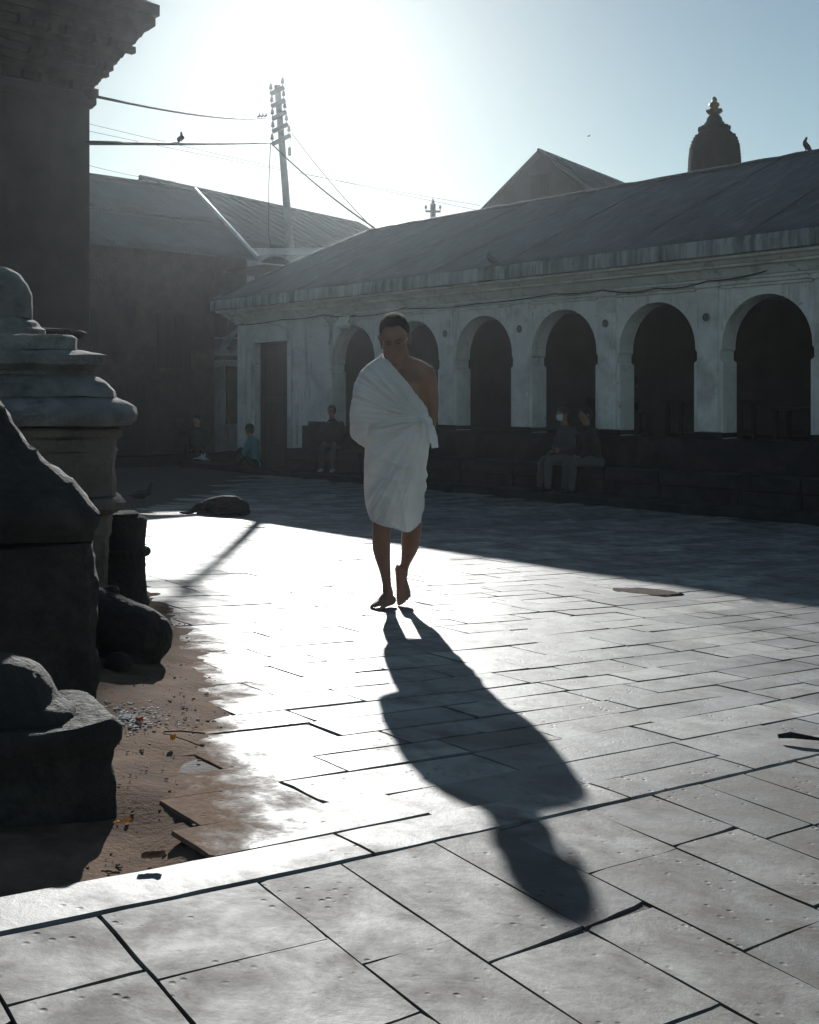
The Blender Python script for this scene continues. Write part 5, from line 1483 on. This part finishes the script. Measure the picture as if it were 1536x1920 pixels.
def pigeon(x, y, z, ang, label, mat='feather_dark', up=0.0, s=1.0, wings=0.0):
    R3 = Matrix.Rotation(ang, 3, 'Z') @ Matrix.Rotation(-up, 3, 'Y'); loc = Vector((x, y, z))
    root = thing('pigeon', (x, y, z), label, 'pigeon')
    def w(p): return loc + Vector((0, 0, .085 * s)) + R3 @ (Vector(p) * s)
    def L_(mm, pts, seg=10, sub=3): mm.limb([tuple(w(p[:3])) + tuple(r * s for r in p[3:]) for p in pts], seg, sub)
    mm = MB(); L_(mm, [(-.10, 0, .0, .025, .018), (-.04, 0, .0, .048, .045), (.03, 0, .01, .054, .054), (.08, 0, .03, .044, .044), (.105, 0, .075, .028, .028), (.115, 0, .105, .027, .027), (.118, 0, .122, .015, .015)])
    L_(mm, [(.128, 0, .108, .012, .012), (.15, 0, .10, .005, .005)], 8, 2)
    me = remeshed(mm, .007 * s, abs_loc(root), 1); link('body', me, MATS[mat], root, True)
    mm = MB(); mm.add([w(q) for q in ((-.08, -.022, .006), (-.08, .022, .006), (-.21, .036, -.012), (-.21, -.036, -.012), (-.08, -.022, -.008), (-.08, .022, -.008), (-.21, .036, -.018), (-.21, -.036, -.018))],
                      [(0, 1, 2, 3), (7, 6, 5, 4), (0, 4, 5, 1), (1, 5, 6, 2), (2, 6, 7, 3), (3, 7, 4, 0)]); mm.build('tail', MATS[mat], root)
    for sx in (-1, 1):
        mm = MB()
        if wings: L_(mm, [(.06, sx * .03, .03, .04, .008), (.03, sx * .14, .07 * wings, .045, .006), (-.03, sx * .27, .05 * wings, .02, .003)])
        else: L_(mm, [(.07, sx * .046, .025, .02, .012), (.0, sx * .054, .015, .038, .012), (-.08, sx * .04, .0, .03, .010), (-.15, sx * .022, -.008, .008, .005)])
        mm.build('wing', MATS[mat], root, smooth_=True)
        if not wings:
            mm = MB(); mm.tube([w((.01, sx * .02, -.04)), (w((.012, sx * .02, 0)).x, w((.012, sx * .02, 0)).y, z + .004)], .005 * s, 6)
            fx = w((.012, sx * .02, 0)); tip = fx + R3 @ Vector((.035 * s, 0, 0)); mm.tube([(fx.x, fx.y, z + .005), (tip.x, tip.y, z + .004)], .004 * s, 5); mm.build('leg', MATS['leaf_brown'], root)
    return root
gp = (-3.62, 14.7); pigeon(gp[0], gp[1], gz(*gp), .1, 'grey pigeon walking on shaded slabs beside the stupa', s=1.25)
a_ = Vector((tcorner.x - .03, tcorner.y, 3.765)); tt = .35
pw = a_.lerp(e5, .0)
for t_ in np.linspace(0, 1, 400):
    q = a_.lerp(e5, t_)
    if 768 + 2050 * q.x / q.y > 338: break
q = q - Vector((0, 0, .02 * 4 * t_ * (1 - t_))); pigeon(q.x, q.y, q.z + .022, 1.45, 'pigeon perched on the thick wire to the temple', s=.62, up=.6)
q = A3(-1.55, .43, 3.44); pigeon(q.x, q.y, q.z, 2.6, 'pigeon sitting on the stained fascia of the arcade', up=.35, s=1.1)
q = A3(3.02 - .2, -2.0, 5.03); pigeon(q.x, q.y, q.z, 2.9, 'pigeon perched on the arcade ridge beside the spire', up=.8, s=.8)
for (s, oo, an, lb_) in ((-10.75, .55, .4, 'white pigeon at the corner of the stone platform'), (-10.35, .7, 2.4, 'white pigeon on the platform near the white corner pier')):
    q = A3(s, oo, -.262); pigeon(q.x, q.y, q.z, an, lb_, 'feather_white', s=.85)
q = PL(1104, 257, 34); pigeon(q.x, q.y, q.z, .3, 'tiny dark bird flying above the gabled house', s=.35, wings=1.0)
for k, px_ in enumerate((486, 492, 498)):
    for t_ in np.linspace(0, 1, 600):
        q = Vector((tcorner.x, tcorner.y, 4.24)).lerp(e3, t_)
        if 768 + 2050 * q.x / q.y > px_: break
    q = q - Vector((0, 0, .12 * 4 * t_ * (1 - t_))); o = pigeon(q.x, q.y, q.z + .014, 1.2, 'small bird perched on the upper wire near the pole', s=.5, up=.5)
    o['group'] = 'birds on the upper wire'

# ================================================================ sunlit haze
m = MB(); m.box((0, 25, 5.0), (80, 80, 13.6)); hz_ = m.build('haze', bpy.data.materials.new('haze_air'), None, fixn=True)
hz_['kind'] = 'stuff'; hz_['label'] = 'thin sunlit morning haze filling the court'
hmat = hz_.data.materials[0]; hmat.use_nodes = True; nt = hmat.node_tree; nt.nodes.clear()
out = nt.nodes.new('ShaderNodeOutputMaterial'); pv = nt.nodes.new('ShaderNodeVolumePrincipled')
pv.inputs['Color'].default_value = (.86, .93, .97, 1); pv.inputs['Density'].default_value = .0005; pv.inputs['Anisotropy'].default_value = .83
nt.links.new(pv.outputs[0], out.inputs['Volume'])
